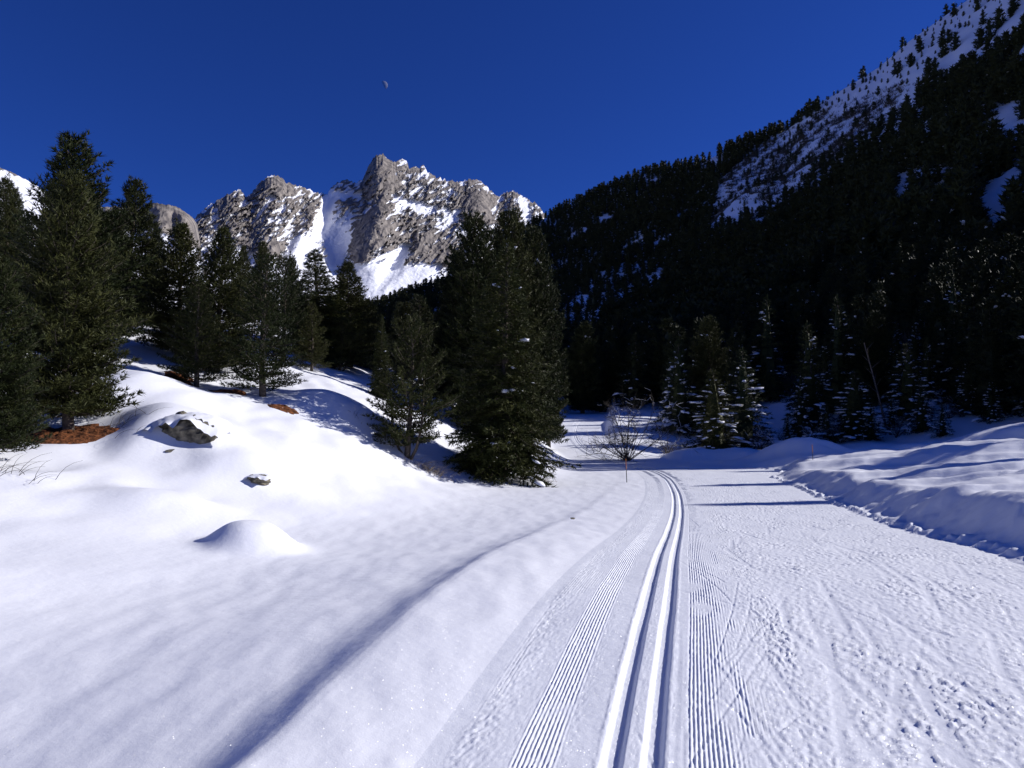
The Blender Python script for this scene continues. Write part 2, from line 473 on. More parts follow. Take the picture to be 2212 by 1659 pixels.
crack = (1 - sst(0.0, 0.11, np.abs(n1))) * sst(-0.45, 0.1, n2) + 0.7 * (1 - sst(0.0, 0.10, np.abs(n5))) * sst(-0.5, 0.1, fbm(O * 5, S_ * 4, 2, 37))
c3, s3 = math.cos(0.35), math.sin(0.35)
n6 = fbm((O * c3 + S_ * s3) * 15, (S_ * c3 - O * s3) * 36, 3, 124, 0.55)
n7 = fbm((O * c3 - S_ * s3) * 19, (S_ * c3 + O * s3) * 30, 3, 129, 0.55)
crust = clus * (-0.0045 * crack + 0.0052 * sst(0.16, 0.34, n6) + 0.0046 * sst(0.18, 0.36, n7) - 0.0050 * sst(0.30, 0.55, -n6) + 0.0030 * sst(0.25, 0.5, n1)) + 0.0048 * n3
crust = 1.08 * crust * chop * det
for i in range(80):                       # smooth ribbons where single skis slid
    y0 = 2.6 * (22 / 2.6) ** random.random(); o0 = random.uniform(0.7, 4.0)
    ang = random.choice([-1, 1, 0.3]) * math.radians(random.uniform(5, 20)); L = random.uniform(0.4, 1.1)
    i0, i1 = np.searchsorted(rows, [y0 - L, y0 + L])
    du, dv = O[i0:i1] - o0, Yr[i0:i1] - y0
    along = du * math.sin(ang) + dv * math.cos(ang); across = du * math.cos(ang) - dv * math.sin(ang)
    m_ = (1 - sst(0.024, 0.034, np.abs(across))) * (1 - sst(0.8 * L, L, np.abs(along)))
    crust[i0:i1] = crust[i0:i1] * (1 - 0.95 * m_) - 0.003 * m_
Zs += crust
Zs += 0.0016 * n3 * det
Zs += 0.010 * fbm(O / 0.9, S_ / 1.6, 2, 87)
# ski scratches: thin straight grooves from skating
for i in range(170):
    y0 = 2.6 * (26 / 2.6) ** random.random()
    o0 = random.uniform(0.6, 4.0)
    ang = random.choice([-1, 1]) * math.radians(random.uniform(6, 24))
    if random.random() < 0.1: o0 = random.uniform(0.2, 0.8); ang = math.radians(random.uniform(-40, 40))
    L = random.uniform(0.5, 1.8); w = random.uniform(0.007, 0.013); dep = random.uniform(0.0015, 0.0042)
    i0, i1 = np.searchsorted(rows, [y0 - L, y0 + L])
    if i1 - i0 < 2: continue
    du, dv = O[i0:i1] - o0, Yr[i0:i1] - y0
    along = du * math.sin(ang) + dv * math.cos(ang); across = du * math.cos(ang) - dv * math.sin(ang) + 0.03 * (along / L) ** 2
    m_ = np.exp(-(across / w) ** 2) * (1 - sst(0.75 * L, L, np.abs(along)))
    e_ = np.exp(-((across - 1.7 * w) / w) ** 2) * (1 - sst(0.75 * L, L, np.abs(along)))
    Zs[i0:i1] += (-dep * m_ + 0.5 * dep * e_)
# the outermost columns follow the snow beside the run
Hb = H(X_, Y_ + 0 * X_, lower=False)
edge = np.minimum(O + WL, wr_r - O)
wgt = 1 - sst(0.0, 0.10, edge)
Zs = Zs * (1 - wgt) + (Hb) * wgt + 0.006 - np.where(O < 0, 0.018 * np.clip(-edge / 0.24, 0, 1), 0.10 * sst(0.0, 0.24, -edge))
Yf = Y_ + 0 * X_
PV = np.stack([X_, Yf, Zs], -1)
trk = [int(np.argmin(np.abs(cols - c))) for c in (-0.178, -0.012, 0.012, 0.178)]
def strip(name, c0, c1, parent=None):
    V = PV[:, c0:c1 + 1].reshape(-1, 3)
    return link(name, mesh(name, V, grid_faces(len(rows), c1 - c0 + 1), M_PISTE), parent)
trail = empty('ski_trail', (0, 0, 0))
tag(trail, 'wide groomed cross-country ski trail curving away up the valley', kind='structure')
strip('groomed_lane', trk[3], len(cols) - 1, trail)
strip('groomed_lane', 0, trk[0], trail)
strip('track_divider', trk[1], trk[2], trail)
strip('ski_track', trk[0], trk[1], trail)
strip('ski_track', trk[2], trk[3], trail)

# ------------------------------------------------------------------ right-hand hillside
crest_px = [(560, 715), (700, 690), (800, 668), (830, 655), (900, 630), (960, 612), (1000, 603), (1060, 565), (1110, 515), (1150, 486), (1200, 460), (1300, 412),
            (1420, 366), (1500, 358), (1570, 325), (1640, 300), (1700, 280), (1770, 222), (1830, 187), (1900, 145), (1960, 92), (2030, 42), (2090, 0), (2212, -80)]
_ph, _tan = [], []
for q in crest_px:
    d = ray(*q); _ph.append(math.degrees(math.atan2(d[0], d[1]))); _tan.append(d[2] / math.hypot(d[0], d[1]))
_ph += [37.5, 42, 50, 56, 60, 64, 70, 80, 95]; _tan += [0.55, 0.58, 0.58, 0.54, 0.46, 0.40, 0.24, 0.08, 0.05]  # unseen crest right of the view, shaped to shade the wood, not the run
def hill_tan(p): return np.interp(p, _ph, _tan)
def hill_rc(p): return np.interp(p, [-22, -10.5, -3.5, 3.5, 8, 12, 16, 21, 25, 33, 40, 60, 95], [420, 520, 620, 720, 680, 640, 590, 540, 510, 450, 400, 300, 230])
def hill_rf(p):
    a = np.radians(p)
    return np.clip(50 / np.maximum(0.9 * np.sin(a) + 0.43 * np.cos(a), 0.2), 45, 235)
def hill_z(phi, r):
    rf, rc = hill_rf(phi), hill_rc(phi)
    t = (r - rf) / (rc - rf)
    zc = hill_tan(phi) * rc
    a = np.radians(phi); x, y = r * np.sin(a), r * np.cos(a)
    up = np.clip(t, 0, 1)
    tc = hill_tan(phi)
    e0 = -4.0 / rf
    pw = np.interp(phi, [5, 18, 30, 40], [0.75, 0.60, 0.55, 0.62])
    z = r * (e0 + (tc - e0) * up ** pw) - 130.0 * np.clip(-t, 0, 1)
    amp = np.clip(t * 4, 0, 1) * np.clip((1 - t) * 6, 0.05, 1)
    z = z + amp * (5.5 * fbm(x / 55, y / 55, 3, 101) + 0.9 * fbm(x / 9, y / 9, 3, 131))
    z = np.where(t > 1, z - (r - rc) * 0.25, z)
    return z
hp = np.concatenate([np.linspace(-24, 40, 420), np.linspace(41, 95, 50)])
ht = np.concatenate([np.linspace(-0.03, 1.0, 230), np.linspace(1.01, 1.5, 14)])
HT, HP = np.meshgrid(ht, hp, indexing='ij')
HR = hill_rf(HP) + HT * (hill_rc(HP) - hill_rf(HP))
HZ = hill_z(HP, HR)
ha = np.radians(HP)
HV = np.stack([HR * np.sin(ha), HR * np.cos(ha), HZ], -1).reshape(-1, 3)
hill = link('hillside', mesh('hillside', HV, grid_faces(len(ht), len(hp))[:, ::-1] if np.cross(HV[1] - HV[0], HV[len(hp)] - HV[0])[2] < 0 else grid_faces(len(ht), len(hp)), M_SNOW_FAR))
tag(hill, 'steep shaded snowy hillside rising out of frame beyond the trail', kind='structure')
def ground_z(x, y):
    a = np.degrees(np.arctan2(x, y)); r = np.hypot(x, y)
    z = H(x, y, lower=False)
    hz = np.where((a > -24) & (a < 95), hill_z(np.clip(a, -24, 95), r), -99)
    return np.maximum(z, hz)

# ------------------------------------------------------------------ rocky mountain
def rock_material():
    m, n, l, b = mat('mountain_face')
    at = n.new('ShaderNodeAttribute'); at.attribute_name = 'rock'
    co = n.new('ShaderNodeTexCoord')
    n1 = n.new('ShaderNodeTexNoise'); n1.inputs['Scale'].default_value = 0.02; n1.inputs['Detail'].default_value = 8
    n2 = n.new('ShaderNodeTexNoise'); n2.inputs['Scale'].default_value = 0.05; n2.inputs['Detail'].default_value = 6
    mp = n.new('ShaderNodeMapping'); mp.inputs['Scale'].default_value = (1, 1, 0.25); mp.inputs['Rotation'].default_value = (0, math.radians(20), 0)
    l.new(co.outputs['Object'], n1.inputs['Vector']); l.new(co.outputs['Object'], mp.inputs['Vector']); l.new(mp.outputs[0], n2.inputs['Vector'])
    r = n.new('ShaderNodeValToRGB')
    r.color_ramp.elements[0].position = 0.35; r.color_ramp.elements[0].color = (0.11, 0.10, 0.098, 1)
    r.color_ramp.elements[1].position = 0.68; r.color_ramp.elements[1].color = (0.31, 0.275, 0.24, 1)
    l.new(n2.outputs[0], r.inputs[0])
    ma = n.new('ShaderNodeMath'); ma.operation = 'MULTIPLY_ADD'; ma.inputs[1].default_value = 0.5; ma.inputs[2].default_value = -0.25
    l.new(n1.outputs[0], ma.inputs[0])
    ad = n.new('ShaderNodeMath'); ad.operation = 'ADD'
    l.new(at.outputs['Fac'], ad.inputs[0]); l.new(ma.outputs[0], ad.inputs[1])
    st = n.new('ShaderNodeValToRGB')
    st.color_ramp.elements[0].position = 0.42; st.color_ramp.elements[1].position = 0.56
    l.new(ad.outputs[0], st.inputs[0])
    mx = n.new('ShaderNodeMix'); mx.data_type = 'RGBA'
    mx.inputs[6].default_value = (0.83, 0.845, 0.90, 1)
    l.new(st.outputs[0], mx.inputs[0]); l.new(r.outputs[0], mx.inputs[7]); l.new(mx.outputs[2], b.inputs['Base Color'])
    b.inputs['Roughness'].default_value = 0.85; b.inputs['Specular IOR Level'].default_value = 0.1
    bp = n.new('ShaderNodeBump'); bp.inputs['Distance'].default_value = 6.0; bp.inputs['Strength'].default_value = 0.9
    l.new(n2.outputs[0], bp.inputs['Height'])
    l.new(bp.outputs[0], b.inputs['Normal'])
    return m
M_MOUNTAIN = rock_material()

def blobs(px, py, L):
    s = 0
    for (x, y, rx, ry, rot, a) in L:
        c, q = math.cos(math.radians(rot)), math.sin(math.radians(rot))
        u = ((px - x) * c + (py - y) * q) / rx; v = (-(px - x) * q + (py - y) * c) / ry
        s = s + a * np.exp(-(u * u + v * v) ** 1.5)
    return s

def massif(name, crest, x0, x1, nx, ybot, ny, rb, rcr, rock_blobs, relief_blobs, label, seed, jag=3.0, bias=0.0, relief=1.0, turn=0.0):
    cxs = np.array([c[0] for c in crest], float); cys = np.array([c[1] for c in crest], float)
    px = np.linspace(x0, x1, nx)
    cy = np.interp(px, cxs, cys) + jag * fbm(px / 9, px * 0, 5, seed + 1, 0.68)
    kx = np.linspace(-2.5, 2.5, 81); kw = np.exp(-kx ** 2); kw /= kw.sum()
    cs = np.convolve(np.pad(np.interp(px, cxs, cys), 40, mode='edge'), kw, 'valid')
    v = np.linspace(0, 1, ny)
    py = ybot + (cy[None, :] - ybot) * v[:, None]
    PX = px[None, :] + 0 * py
    warp = 10 * fbm(PX / 40, py / 40, 3, seed + 3)
    u = (PX + 0.75 * (py - 450) + warp)          # ribs run down to the lower left
    rib = 19 * ridged(u / 95, py / 190, 3, seed + 5, 0.4) + 7 * ridged(u / 30, py / 60, 3, seed + 9)
    fine = 1.6 * ridged((PX + 0.3 * py) / 9.5, (py - 0.35 * PX) / 9, 4, seed + 13, 0.6)
    rk = (0.11 + bias + 0.24 * ridged(u / 24, py / 40, 4, seed + 21, 0.65) + 0.36 * fbm((PX - 0.5 * py) / 24.0, (py + 0.45 * PX) / 6.5, 4, seed + 27, 0.5) + 0.26 * fbm((PX + 0.8 * py) / 8.0, (py - 0.7 * PX) / 34.0, 4, seed + 29, 0.55)
          + 0.22 * sst(0.55, 1.0, v)[:, None] - 0.55 * sst(0.50, 0.22, v)[:, None] + blobs(PX, py, rock_blobs))
    ledge = np.sin((py + 0.42 * PX) / 2.6 + 3 * fbm(PX / 30, py / 18, 3, seed + 33)) * sst(-0.2, 0.5, fbm(PX / 45, py / 30, 2, seed + 35))
    rk = rk - 0.38 * sst(0.2, 0.9, ledge) + 0.12 * sst(0.2, 0.9, -ledge)
    rocky = sst(0.25, 0.75, rk)
    dep = relief * (rib * (0.22 + 0.78 * rocky) + fine * (0.08 + 0.92 * rocky) + 7 * rocky) + blobs(PX, py, relief_blobs)
    edge = np.clip((1 - v) * 14, 0.15, 1)[:, None]
    vs = np.clip((ybot - py) / (ybot - cs[None, :]), 0, 1.3)
    rad = rb + (rcr - rb) * vs ** 0.85 - 1.7 * dep * edge
    rad = rad * (1 + turn * (px[None, :] - 790) / 400)
    V = []
    d = ray(PX, py)
    hn = np.hypot(d[0], d[1])
    Vm = np.stack([d[0] / hn * rad, d[1] / hn * rad, d[2] / hn * rad], -1)
    # far side of the ridge
    back = []
    for k in range(1, 9):
        rr2 = rad[-1] + k * 90
        z2 = Vm[-1, :, 2] - k * 80 - 18 * np.abs(fbm(px / 12, px * 0 + k, 3, seed + 40))
        back.append(np.stack([d[0][-1] / hn[-1] * rr2, d[1][-1] / hn[-1] * rr2, z2], -1))
    Vm = np.concatenate([Vm, np.array(back)])
    rka = np.concatenate([rk, np.repeat(rk[-1:], 8, 0)])
    o = link(name, mesh(name, Vm.reshape(-1, 3), grid_faces(ny + 8, nx)[:, ::-1], M_MOUNTAIN, attrs={'rock': rka}))
    return tag(o, label, kind='structure')

crest_main = [(380, 520), (420, 472), (440, 452), (470, 432), (500, 417), (508, 411), (520, 410), (530, 426), (545, 416), (555, 400), (572, 386), (588, 378), (602, 381), (612, 386), (620, 396),
    (650, 402), (680, 415), (705, 420), (718, 404), (732, 392), (750, 388), (768, 396), (783, 388), (792, 368), (806, 342), (812, 335), (828, 333), (840, 346), (856, 350), (868, 343), (878, 346), (884, 364),
    (897, 360), (906, 362), (915, 358), (926, 372), (945, 385), (980, 392), (1003, 392), (1018, 386), (1035, 390), (1056, 406), (1075, 426), (1092, 416), (1108, 411), (1130, 425), (1150, 436), (1165, 446), (1190, 480), (1260, 540), (1340, 600)]
rock_main = [(735, 540, 27, 62, -12, -0.95), (700, 470, 14, 55, 18, -0.9), (690, 602, 115, 30, 0, -1.0), (640, 545, 22, 40, 40, -1.0), (470, 480, 14, 40, -20, -0.25), (480, 450, 60, 30, -25, 0.25),
    (825, 385, 38, 42, 0, 0.7), (805, 495, 34, 58, 32, 1.0), (770, 545, 40, 28, -35, 0.8), (900, 445, 62, 12, 14, -0.5), (965, 480, 40, 11, -32, -0.42), (1030, 445, 32, 45, 0, 0.6),
    (900, 520, 70, 50, -30, 0.35), (950, 545, 60, 40, 0, 0.4), (880, 590, 70, 10, -12, -0.7), (1135, 455, 10, 28, -15, -0.9), (560, 520, 60, 34, 20, 0.35), (610, 545, 60, 22, 0, 0.4),
    (590, 400, 40, 24, 0, 0.3), (855, 560, 14, 50, 38, -0.9), (505, 440, 12, 34, 15, -0.1), (740, 420, 35, 12, 0, -0.5), (660, 450, 50, 60, 0, 0.1), (520, 565, 40, 20, 0, -0.8), (1010, 500, 26, 8, -10, -0.8)]
relief_main = [(805, 500, 40, 75, 32, 55), (735, 545, 30, 80, -8, -45), (700, 470, 16, 60, 18, -25), (860, 560, 20, 70, 36, -30), (950, 530, 90, 70, -20, 25), (825, 385, 34, 40, 0, 30),
    (630, 500, 16, 70, 25, -28), (600, 470, 40, 80, 20, 22), (660, 500, 22, 70, 25, 26), (1035, 450, 30, 50, 0, 22), (1085, 450, 12, 40, 0, -20)]
massif('mountain', crest_main, 372, 1330, 860, 700, 300, 1700, 2700, rock_main, relief_main, 'jagged grey rock peak streaked with snow at the valley head', 300, turn=0.20, jag=4.2)
massif('mountain', [(60, 470), (180, 450), (250, 446), (300, 450), (318, 446), (330, 438), (348, 440), (382, 446), (400, 458), (414, 468), (426, 484), (432, 520), (440, 600)], 180, 446, 240, 640, 150, 1500, 1750,
       [(370, 470, 75, 40, 20, 1.0), (330, 540, 60, 40, 30, -1.3), (300, 560, 150, 40, 20, -0.8)], [(400, 480, 18, 60, 0, 16), (350, 470, 18, 60, 0, 12)],
       'bare rounded brown rock wall with snow apron left of the jagged peak', 500, jag=1.6, bias=0.15, relief=0.35)
massif('mountain', [(-260, 240), (-100, 318), (0, 362), (30, 374), (60, 390), (120, 425), (200, 470), (280, 540)], -260, 280, 220, 680, 120, 1100, 1500,
       [(10, 368, 60, 9, 15, 0.6), (20, 420, 200, 60, 0, -0.5)], [], 'white open snow mountain slope behind the leftmost pines', 700, jag=2.0, bias=-0.35, relief=0.4)

# ------------------------------------------------------------------ moon
def make_moon():
    D = 30000.0
    p = P(829, 184, D); R = 0.5 * 19.0 / 1.085 / FPX * D
    fw = p / np.linalg.norm(p)
    rt = np.cross(fw, [0, 0, 1]); rt /= np.linalg.norm(rt); up = np.cross(rt, fw)
    th = math.radians(32)                       # lit limb leans to the upper right
    ax = rt * math.cos(th) + up * math.sin(th); ay = -rt * math.sin(th) + up * math.cos(th)
    la = np.linspace(-np.pi / 2, np.pi / 2, 25); lo = np.linspace(math.radians(-8), math.radians(90), 13)
    LA, LO = np.meshgrid(la, lo, indexing='ij')
    V = R * (np.cos(LA)[..., None] * (np.sin(LO)[..., None] * ax - np.cos(LO)[..., None] * fw) + np.sin(LA)[..., None] * ay)
    m, n, l, b = mat('moon')
    nz = n.new('ShaderNodeTexNoise'); nz.inputs['Scale'].default_value = 0.01
    co = n.new('ShaderNodeTexCoord'); l.new(co.outputs['Object'], nz.inputs['Vector'])
    r = n.new('ShaderNodeValToRGB'); r.color_ramp.elements[0].color = (0.2, 0.2, 0.2, 1); r.color_ramp.elements[1].color = (0.34, 0.34, 0.34, 1)
    l.new(nz.outputs[0], r.inputs[0]); l.new(r.outputs[0], b.inputs['Base Color']); b.inputs['Roughness'].default_value = 1; b.inputs['Specular IOR Level'].default_value = 0
    tr = n.new('ShaderNodeBsdfTransparent'); mx = n.new('ShaderNodeMixShader'); mx.inputs[0].default_value = 0.4
    l.new(tr.outputs[0], mx.inputs[1]); l.new(b.outputs[0], mx.inputs[2]); l.new(mx.outputs[0], n['Material Output'].inputs[0])
    o = link('moon', mesh('moon', V.reshape(-1, 3), grid_faces(25, 13)[:, ::-1], m), loc=p)
    tag(o, 'pale half moon high in the clear blue sky', 'moon')
make_moon()

# ------------------------------------------------------------------ conifers
ICO_V = None
def ico():
    global ICO_V
    if ICO_V is None:
        t = (1 + 5 ** 0.5) / 2
        v = np.array([(-1, t, 0), (1, t, 0), (-1, -t, 0), (1, -t, 0), (0, -1, t), (0, 1, t), (0, -1, -t), (0, 1, -t), (t, 0, -1), (t, 0, 1), (-t, 0, -1), (-t, 0, 1)], float)
        v /= np.linalg.norm(v[0])
        f = np.array([(0, 11, 5), (0, 5, 1), (0, 1, 7), (0, 7, 10), (0, 10, 11), (1, 5, 9), (5, 11, 4), (11, 10, 2), (10, 7, 6), (7, 1, 8), (3, 9, 4), (3, 4, 2), (3, 2, 6), (3, 6, 8), (3, 8, 9), (4, 9, 5), (2, 4, 11), (6, 2, 10), (8, 6, 7), (9, 8, 1)])
        ICO_V = (v, f)
    return ICO_V

def unit(a): return a / (np.linalg.norm(a, axis=-1, keepdims=True) + 1e-9)

def tufts(pos, dr, ln, nb, w, spread, rng):
    N = len(pos)
    bd = unit(dr[:, None, :] + spread * rng.normal(size=(N, nb, 3)))
    side = unit(np.cross(bd, rng.normal(size=(N, nb, 3))))
    L = ln[:, None, None] * rng.uniform(0.7, 1.2, (N, nb, 1))
    base = pos[:, None, :] + 0 * bd
    W = np.asarray(w) * np.ones((N, 1, 1))
    a = base - side * W * 0.5; b = base + side * W * 0.5; c = base + bd * L
    return np.stack([a, b, c], 2).reshape(-1, 3)

def conifer(seed, Ht, R, kind='pine', whorl=0.2, nbr=5, step=0.11, nb=6, blen=0.12, bw=0.022, h0=0.08, snow=0, twig_pow=1.0, multi=0, limbs=True, core=False, lump=0.36, gap=0.04, pad=1.0):
    """returns meshes crown, trunk (with limbs), snow pads (or None)"""
    rng = np.random.default_rng(seed)
    P_, D_, L_ = [], [], []
    tr = Acc(); sn = Acc()
    tz = np.linspace(-0.35, Ht * 0.97, 9)
    bend = 0.02 * Ht * np.sin(tz / Ht * 3 + rng.uniform(0, 6))
    tx = bend * math.cos(seed); ty = bend * math.sin(seed)
    r0 = 0.016 * Ht + 0.02
    tr.tube(np.stack([tx, ty, tz], -1), r0 * np.clip(1 - tz / Ht, 0.04, 1.1) ** 0.9 + 0.006, 7)
    if multi:
        for k in range(multi):
            a = rng.uniform(0, 6.28); hh = Ht * rng.uniform(0.4, 0.65); q = np.linspace(0, 1, 7)
            off = 0.28 * R * (1 - np.exp(-4 * q)) * 1.6
            tr.tube(np.stack([off * math.cos(a), off * math.sin(a), q * hh - 0.1], -1), r0 * 0.6 * (1 - 0.85 * q), 5)
    hs = np.arange(h0 * Ht, Ht * 0.985, whorl)
    az0 = rng.uniform(0, 6)
    for h in hs:
        t = h / Ht
        if kind == 'pine':
            prof = (1 - t) ** 0.52 * (0.74 + 0.26 * min(1, t / 0.2)) * 1.12
        elif kind == 'round':
            prof = min(1.0, 1.25 * (1 - t) ** 0.42) * (0.6 + 0.4 * min(1, t / 0.3))
        else:
            prof = (1 - t) ** 0.92 * 1.06
        n = max(3, int(round(nbr * (0.55 + 0.6 * (1 - t)))))
        for k in range(n):
            az0 += 2.399 + rng.uniform(-0.4, 0.4)
            L = R * prof * rng.uniform(0.74, 1.10) + 0.06
            if rng.random() < gap: continue
            L *= 1 + lump * float(noise2(az0 % 6.283 * 0.9, h * 1.1 * 7.0 / Ht, seed))
            if rng.random() < 0.05: L *= 1.2
            if kind in ('pine', 'round'):
                e0 = math.radians(-8 + 55 * t ** 1.3 + rng.uniform(-10, 10)); e1 = e0 + math.radians(rng.uniform(25, 55))
            else:
                e0 = math.radians(-4 + 40 * t ** 2 + rng.uniform(-8, 8)); e1 = e0 - math.radians(26 * (1 - t)) + math.radians(rng.uniform(-6, 10))
            m = 7
            q = np.linspace(0, 1, m)
            if kind == 'spruce':
                ev = e0 + (e1 - e0) * np.minimum(q * 1.6, 1) + math.radians(30) * np.maximum(q - 0.65, 0) * 1.5
            else:
                ev = e0 + (e1 - e0) * q ** 1.6
            ds = L / (m - 1)
            azv = az0 + rng.uniform(-0.25, 0.25) * q
            st = np.stack([np.cos(azv) * np.cos(ev), np.sin(azv) * np.cos(ev), np.sin(ev)], -1) * ds
            bx = np.interp(h, tz, tx); by = np.interp(h, tz, ty)
            pts = np.array([bx, by, h + rng.uniform(-0.5, 0.5) * whorl]) + np.concatenate([[[0, 0, 0]], np.cumsum(st[:-1], 0)])
            tan = unit(np.gradient(pts, axis=0))
            if limbs: tr.tube(pts, (0.010 + 0.008 * L) * (1 - 0.8 * q), 3)
            # twigs with needle tufts
            ss = np.arange(0.22, 1.0, step / L * 1.2) if L > 0.25 else np.array([0.6])
            if len(ss) == 0: ss = np.array([0.6])
            bp = np.stack([np.interp(ss, q, pts[:, i]) for i in range(3)], -1)
            bt = unit(np.stack([np.interp(ss, q, tan[:, i]) for i in range(3)], -1))
            sidev = unit(np.cross(bt, [0, 0, 1.0]))
            P_.append(bp); D_.append(unit(bt + 0.5 * rng.normal(size=bt.shape) + [0, 0, 0.3])); L_.append(np.full(len(bp), blen))
            for sg in (-1, 1):
                tl = (0.06 + 0.42 * L * (1 - ss) ** twig_pow * rng.uniform(0.6, 1.1, len(ss)))
                tl = np.minimum(tl, 0.75)
                upw = 0.45 if kind != 'spruce' else -0.10
                td = unit(bt * 0.8 + sg * sidev * rng.uniform(0.5, 1.0, (len(ss), 1)) + np.array([0, 0, 1.0]) * (upw + 0.2 * rng.normal(size=(len(ss), 1))))
                nt = np.maximum(1, (tl / step).astype(int))
                for j in range(int(nt.max())):
                    ok = nt > j
                    f = (j + 1) / np.maximum(nt, 1)
                    p = bp + td * (tl * f)[:, None]
                    P_.append(p[ok]); D_.append(td[ok] + (np.array([0, 0, 0.35]) if kind != 'spruce' else np.array([0, 0, -0.25])))
                    L_.append(np.full(ok.sum(), blen))
            P_.append(pts[-1:]); D_.append(tan[-1:]); L_.append(np.array([blen * 1.25]))
            if snow and rng.random() < snow and L > 0.35:
                big = pad * rng.choice([0.55, 0.8, 1.0, 1.45])
                for rep in range(2 + (rng.random() < 0.5)):
                    f = rng.uniform(0.5, 0.95)
                    c = np.array([np.interp(f, q, pts[:, i]) for i in range(3)])
                    d = np.array([np.interp(f, q, tan[:, i]) for i in range(3)]); d /= np.linalg.norm(d)
                    sd = np.cross(d, [0, 0, 1.0]); sd /= np.linalg.norm(sd) + 1e-9; u_ = np.cross(sd, d)
                    v, fc = ico()
                    lx, ly, lz = big * (L * rng.uniform(0.07, 0.20) + 0.03), big * (L * rng.uniform(0.05, 0.11) + 0.03), big * (rng.uniform(0.03, 0.07) + 0.02 * L)
                    c = c + sd * rng.normal() * 0.09 * L
                    vv = v * (1 + 0.28 * rng.normal(size=(12, 1)))
                    W = c + (vv[:, :1] * lx) * d + (vv[:, 1:2] * ly) * sd + (vv[:, 2:] * lz + lz * 0.9) * u_
                    W[:, 2] -= 0.5 * ((vv[:, 0] * lx) ** 2 + (vv[:, 1] * ly) ** 2) / (L * 0.5 + 0.2)
                    sn.add(W, T=fc)
    # leader shoots
    for k in range(5):
        P_.append(np.array([[tx[-1], ty[-1], Ht * (0.93 + 0.017 * k)]])); D_.append(np.array([[rng.normal() * 0.2, rng.normal() * 0.2, 1.0]])); L_.append(np.array([blen * 1.6]))
    P_, D_, L_ = np.concatenate(P_), np.concatenate(D_), np.concatenate(L_)
    P_ = P_ + rng.normal(size=P_.shape) * 0.02
    V = tufts(P_, unit(D_), L_, nb, bw, 0.55 if kind != 'spruce' else 0.48, rng)
    T = np.arange(len(V)).reshape(-1, 3)
    if core:
        a = Acc(); a.add(V, T=T)
        zz = np.linspace(h0 * Ht, Ht * 0.9, 6); k = 7; an = np.arange(k) / k * 6.283
        rr = []
        for z in zz:
            t = z / Ht
            pf = (1 - t) ** 0.62 if kind == 'pine' else (min(1, 1.25 * (1 - t) ** 0.42) if kind == 'round' else (1 - t) ** 0.92)
            rr.append(R * 0.40 * pf)
        CV = np.stack([np.array(rr)[:, None] * np.cos(an) * rng.uniform(0.7, 1.2, (6, k)), np.array(rr)[:, None] * np.sin(an) * rng.uniform(0.7, 1.2, (6, k)), zz[:, None] + rng.uniform(-0.2, 0.2, (6, k))], -1)
        a.add(CV.reshape(-1, 3), Q=grid_faces(6, k, True))
        V, T = a.get()
    return V, T, tr, (sn if sn.n else None)

def build_kind(name, nmat, **kw):
    V, T, tr, sn = conifer(**kw)
    c = mesh(name + '_crown', V, T, nmat, smooth=False)
    tv, tf = tr.get()
    t = mesh(name + '_trunk', tv, tf, M_BARK)
    s = None
    if sn:
        v, f = sn.get(); s = mesh(name + '_snow', v, f, M_SNOW_LUMP)
    return dict(crown=c, trunk=t, snow=s, H=kw['Ht'], R=kw['R'])

def plant(name, kind, x, y, Ht, label, cat, group=None, R=None, rz=None, z=None, sink=0.1, lean=0):
    sz = Ht / kind['H']; sx = (R / kind['R']) if R else sz
    if z is None: z = float(ground_z(np.array([x]), np.array([y]))[0])
    o = empty(name, (x, y, z - sink), random.uniform(0, 6.28) if rz is None else rz, (sx, sx, sz))
    if lean: o.rotation_euler[1] = lean
    tag(o, label, cat, group)
    link('trunk', kind['trunk'], o)
    link('crown', kind['crown'], o)
    if kind['snow']:
        s = link('branch_snow', kind['snow'], o); s['kind'] = 'stuff'
    return o

K_PINE_A = build_kind('pine_a', M_PINE, seed=1, Ht=7.0, R=1.45, kind='pine', whorl=0.13, nbr=8, step=0.10, nb=5, blen=0.15, bw=0.030, h0=0.09)
K_PINE_B = build_kind('pine_b', M_PINE, seed=2, Ht=7.5, R=1.7, kind='pine', whorl=0.15, nbr=8, step=0.12, nb=5, blen=0.17, bw=0.036, h0=0.06)
K_PINE_C = build_kind('pine_c', M_PINE, seed=3, Ht=5.6, R=1.3, kind='pine', whorl=0.17, nbr=6, step=0.11, nb=5, blen=0.14, bw=0.03, h0=0.09)
K_PINE_O = build_kind('pine_o', M_PINE, seed=4, Ht=5.2, R=1.5, kind='round', whorl=0.17, nbr=6, step=0.11, nb=5, blen=0.15, bw=0.030, h0=0.12, multi=2)
K_SPRUCE = build_kind('spruce_a', M_SPRUCE, seed=5, Ht=9.4, R=2.2, kind='spruce', whorl=0.17, nbr=10, step=0.12, nb=5, blen=0.17, bw=0.036, h0=0.04, snow=0.05, pad=0.62)
K_SPRUCE_S = build_kind('spruce_s', M_SPRUCE, seed=6, Ht=9.0, R=2.0, kind='spruce', whorl=0.30, nbr=7, step=0.2, nb=5, blen=0.22, bw=0.05, h0=0.04, snow=0.40, core=True)
K_SPRUCE_T = build_kind('spruce_t', M_SPRUCE, seed=16, Ht=11.0, R=1.9, kind='spruce', whorl=0.36, nbr=7, step=0.22, nb=5, blen=0.24, bw=0.055, h0=0.04, snow=0.32, core=True)
K_ROUND = build_kind('pine_r', M_PINE, seed=7, Ht=11.0, R=1.9, kind='round', whorl=0.20, nbr=9, step=0.15, nb=5, blen=0.22, bw=0.05, h0=0.06, snow=0.008)
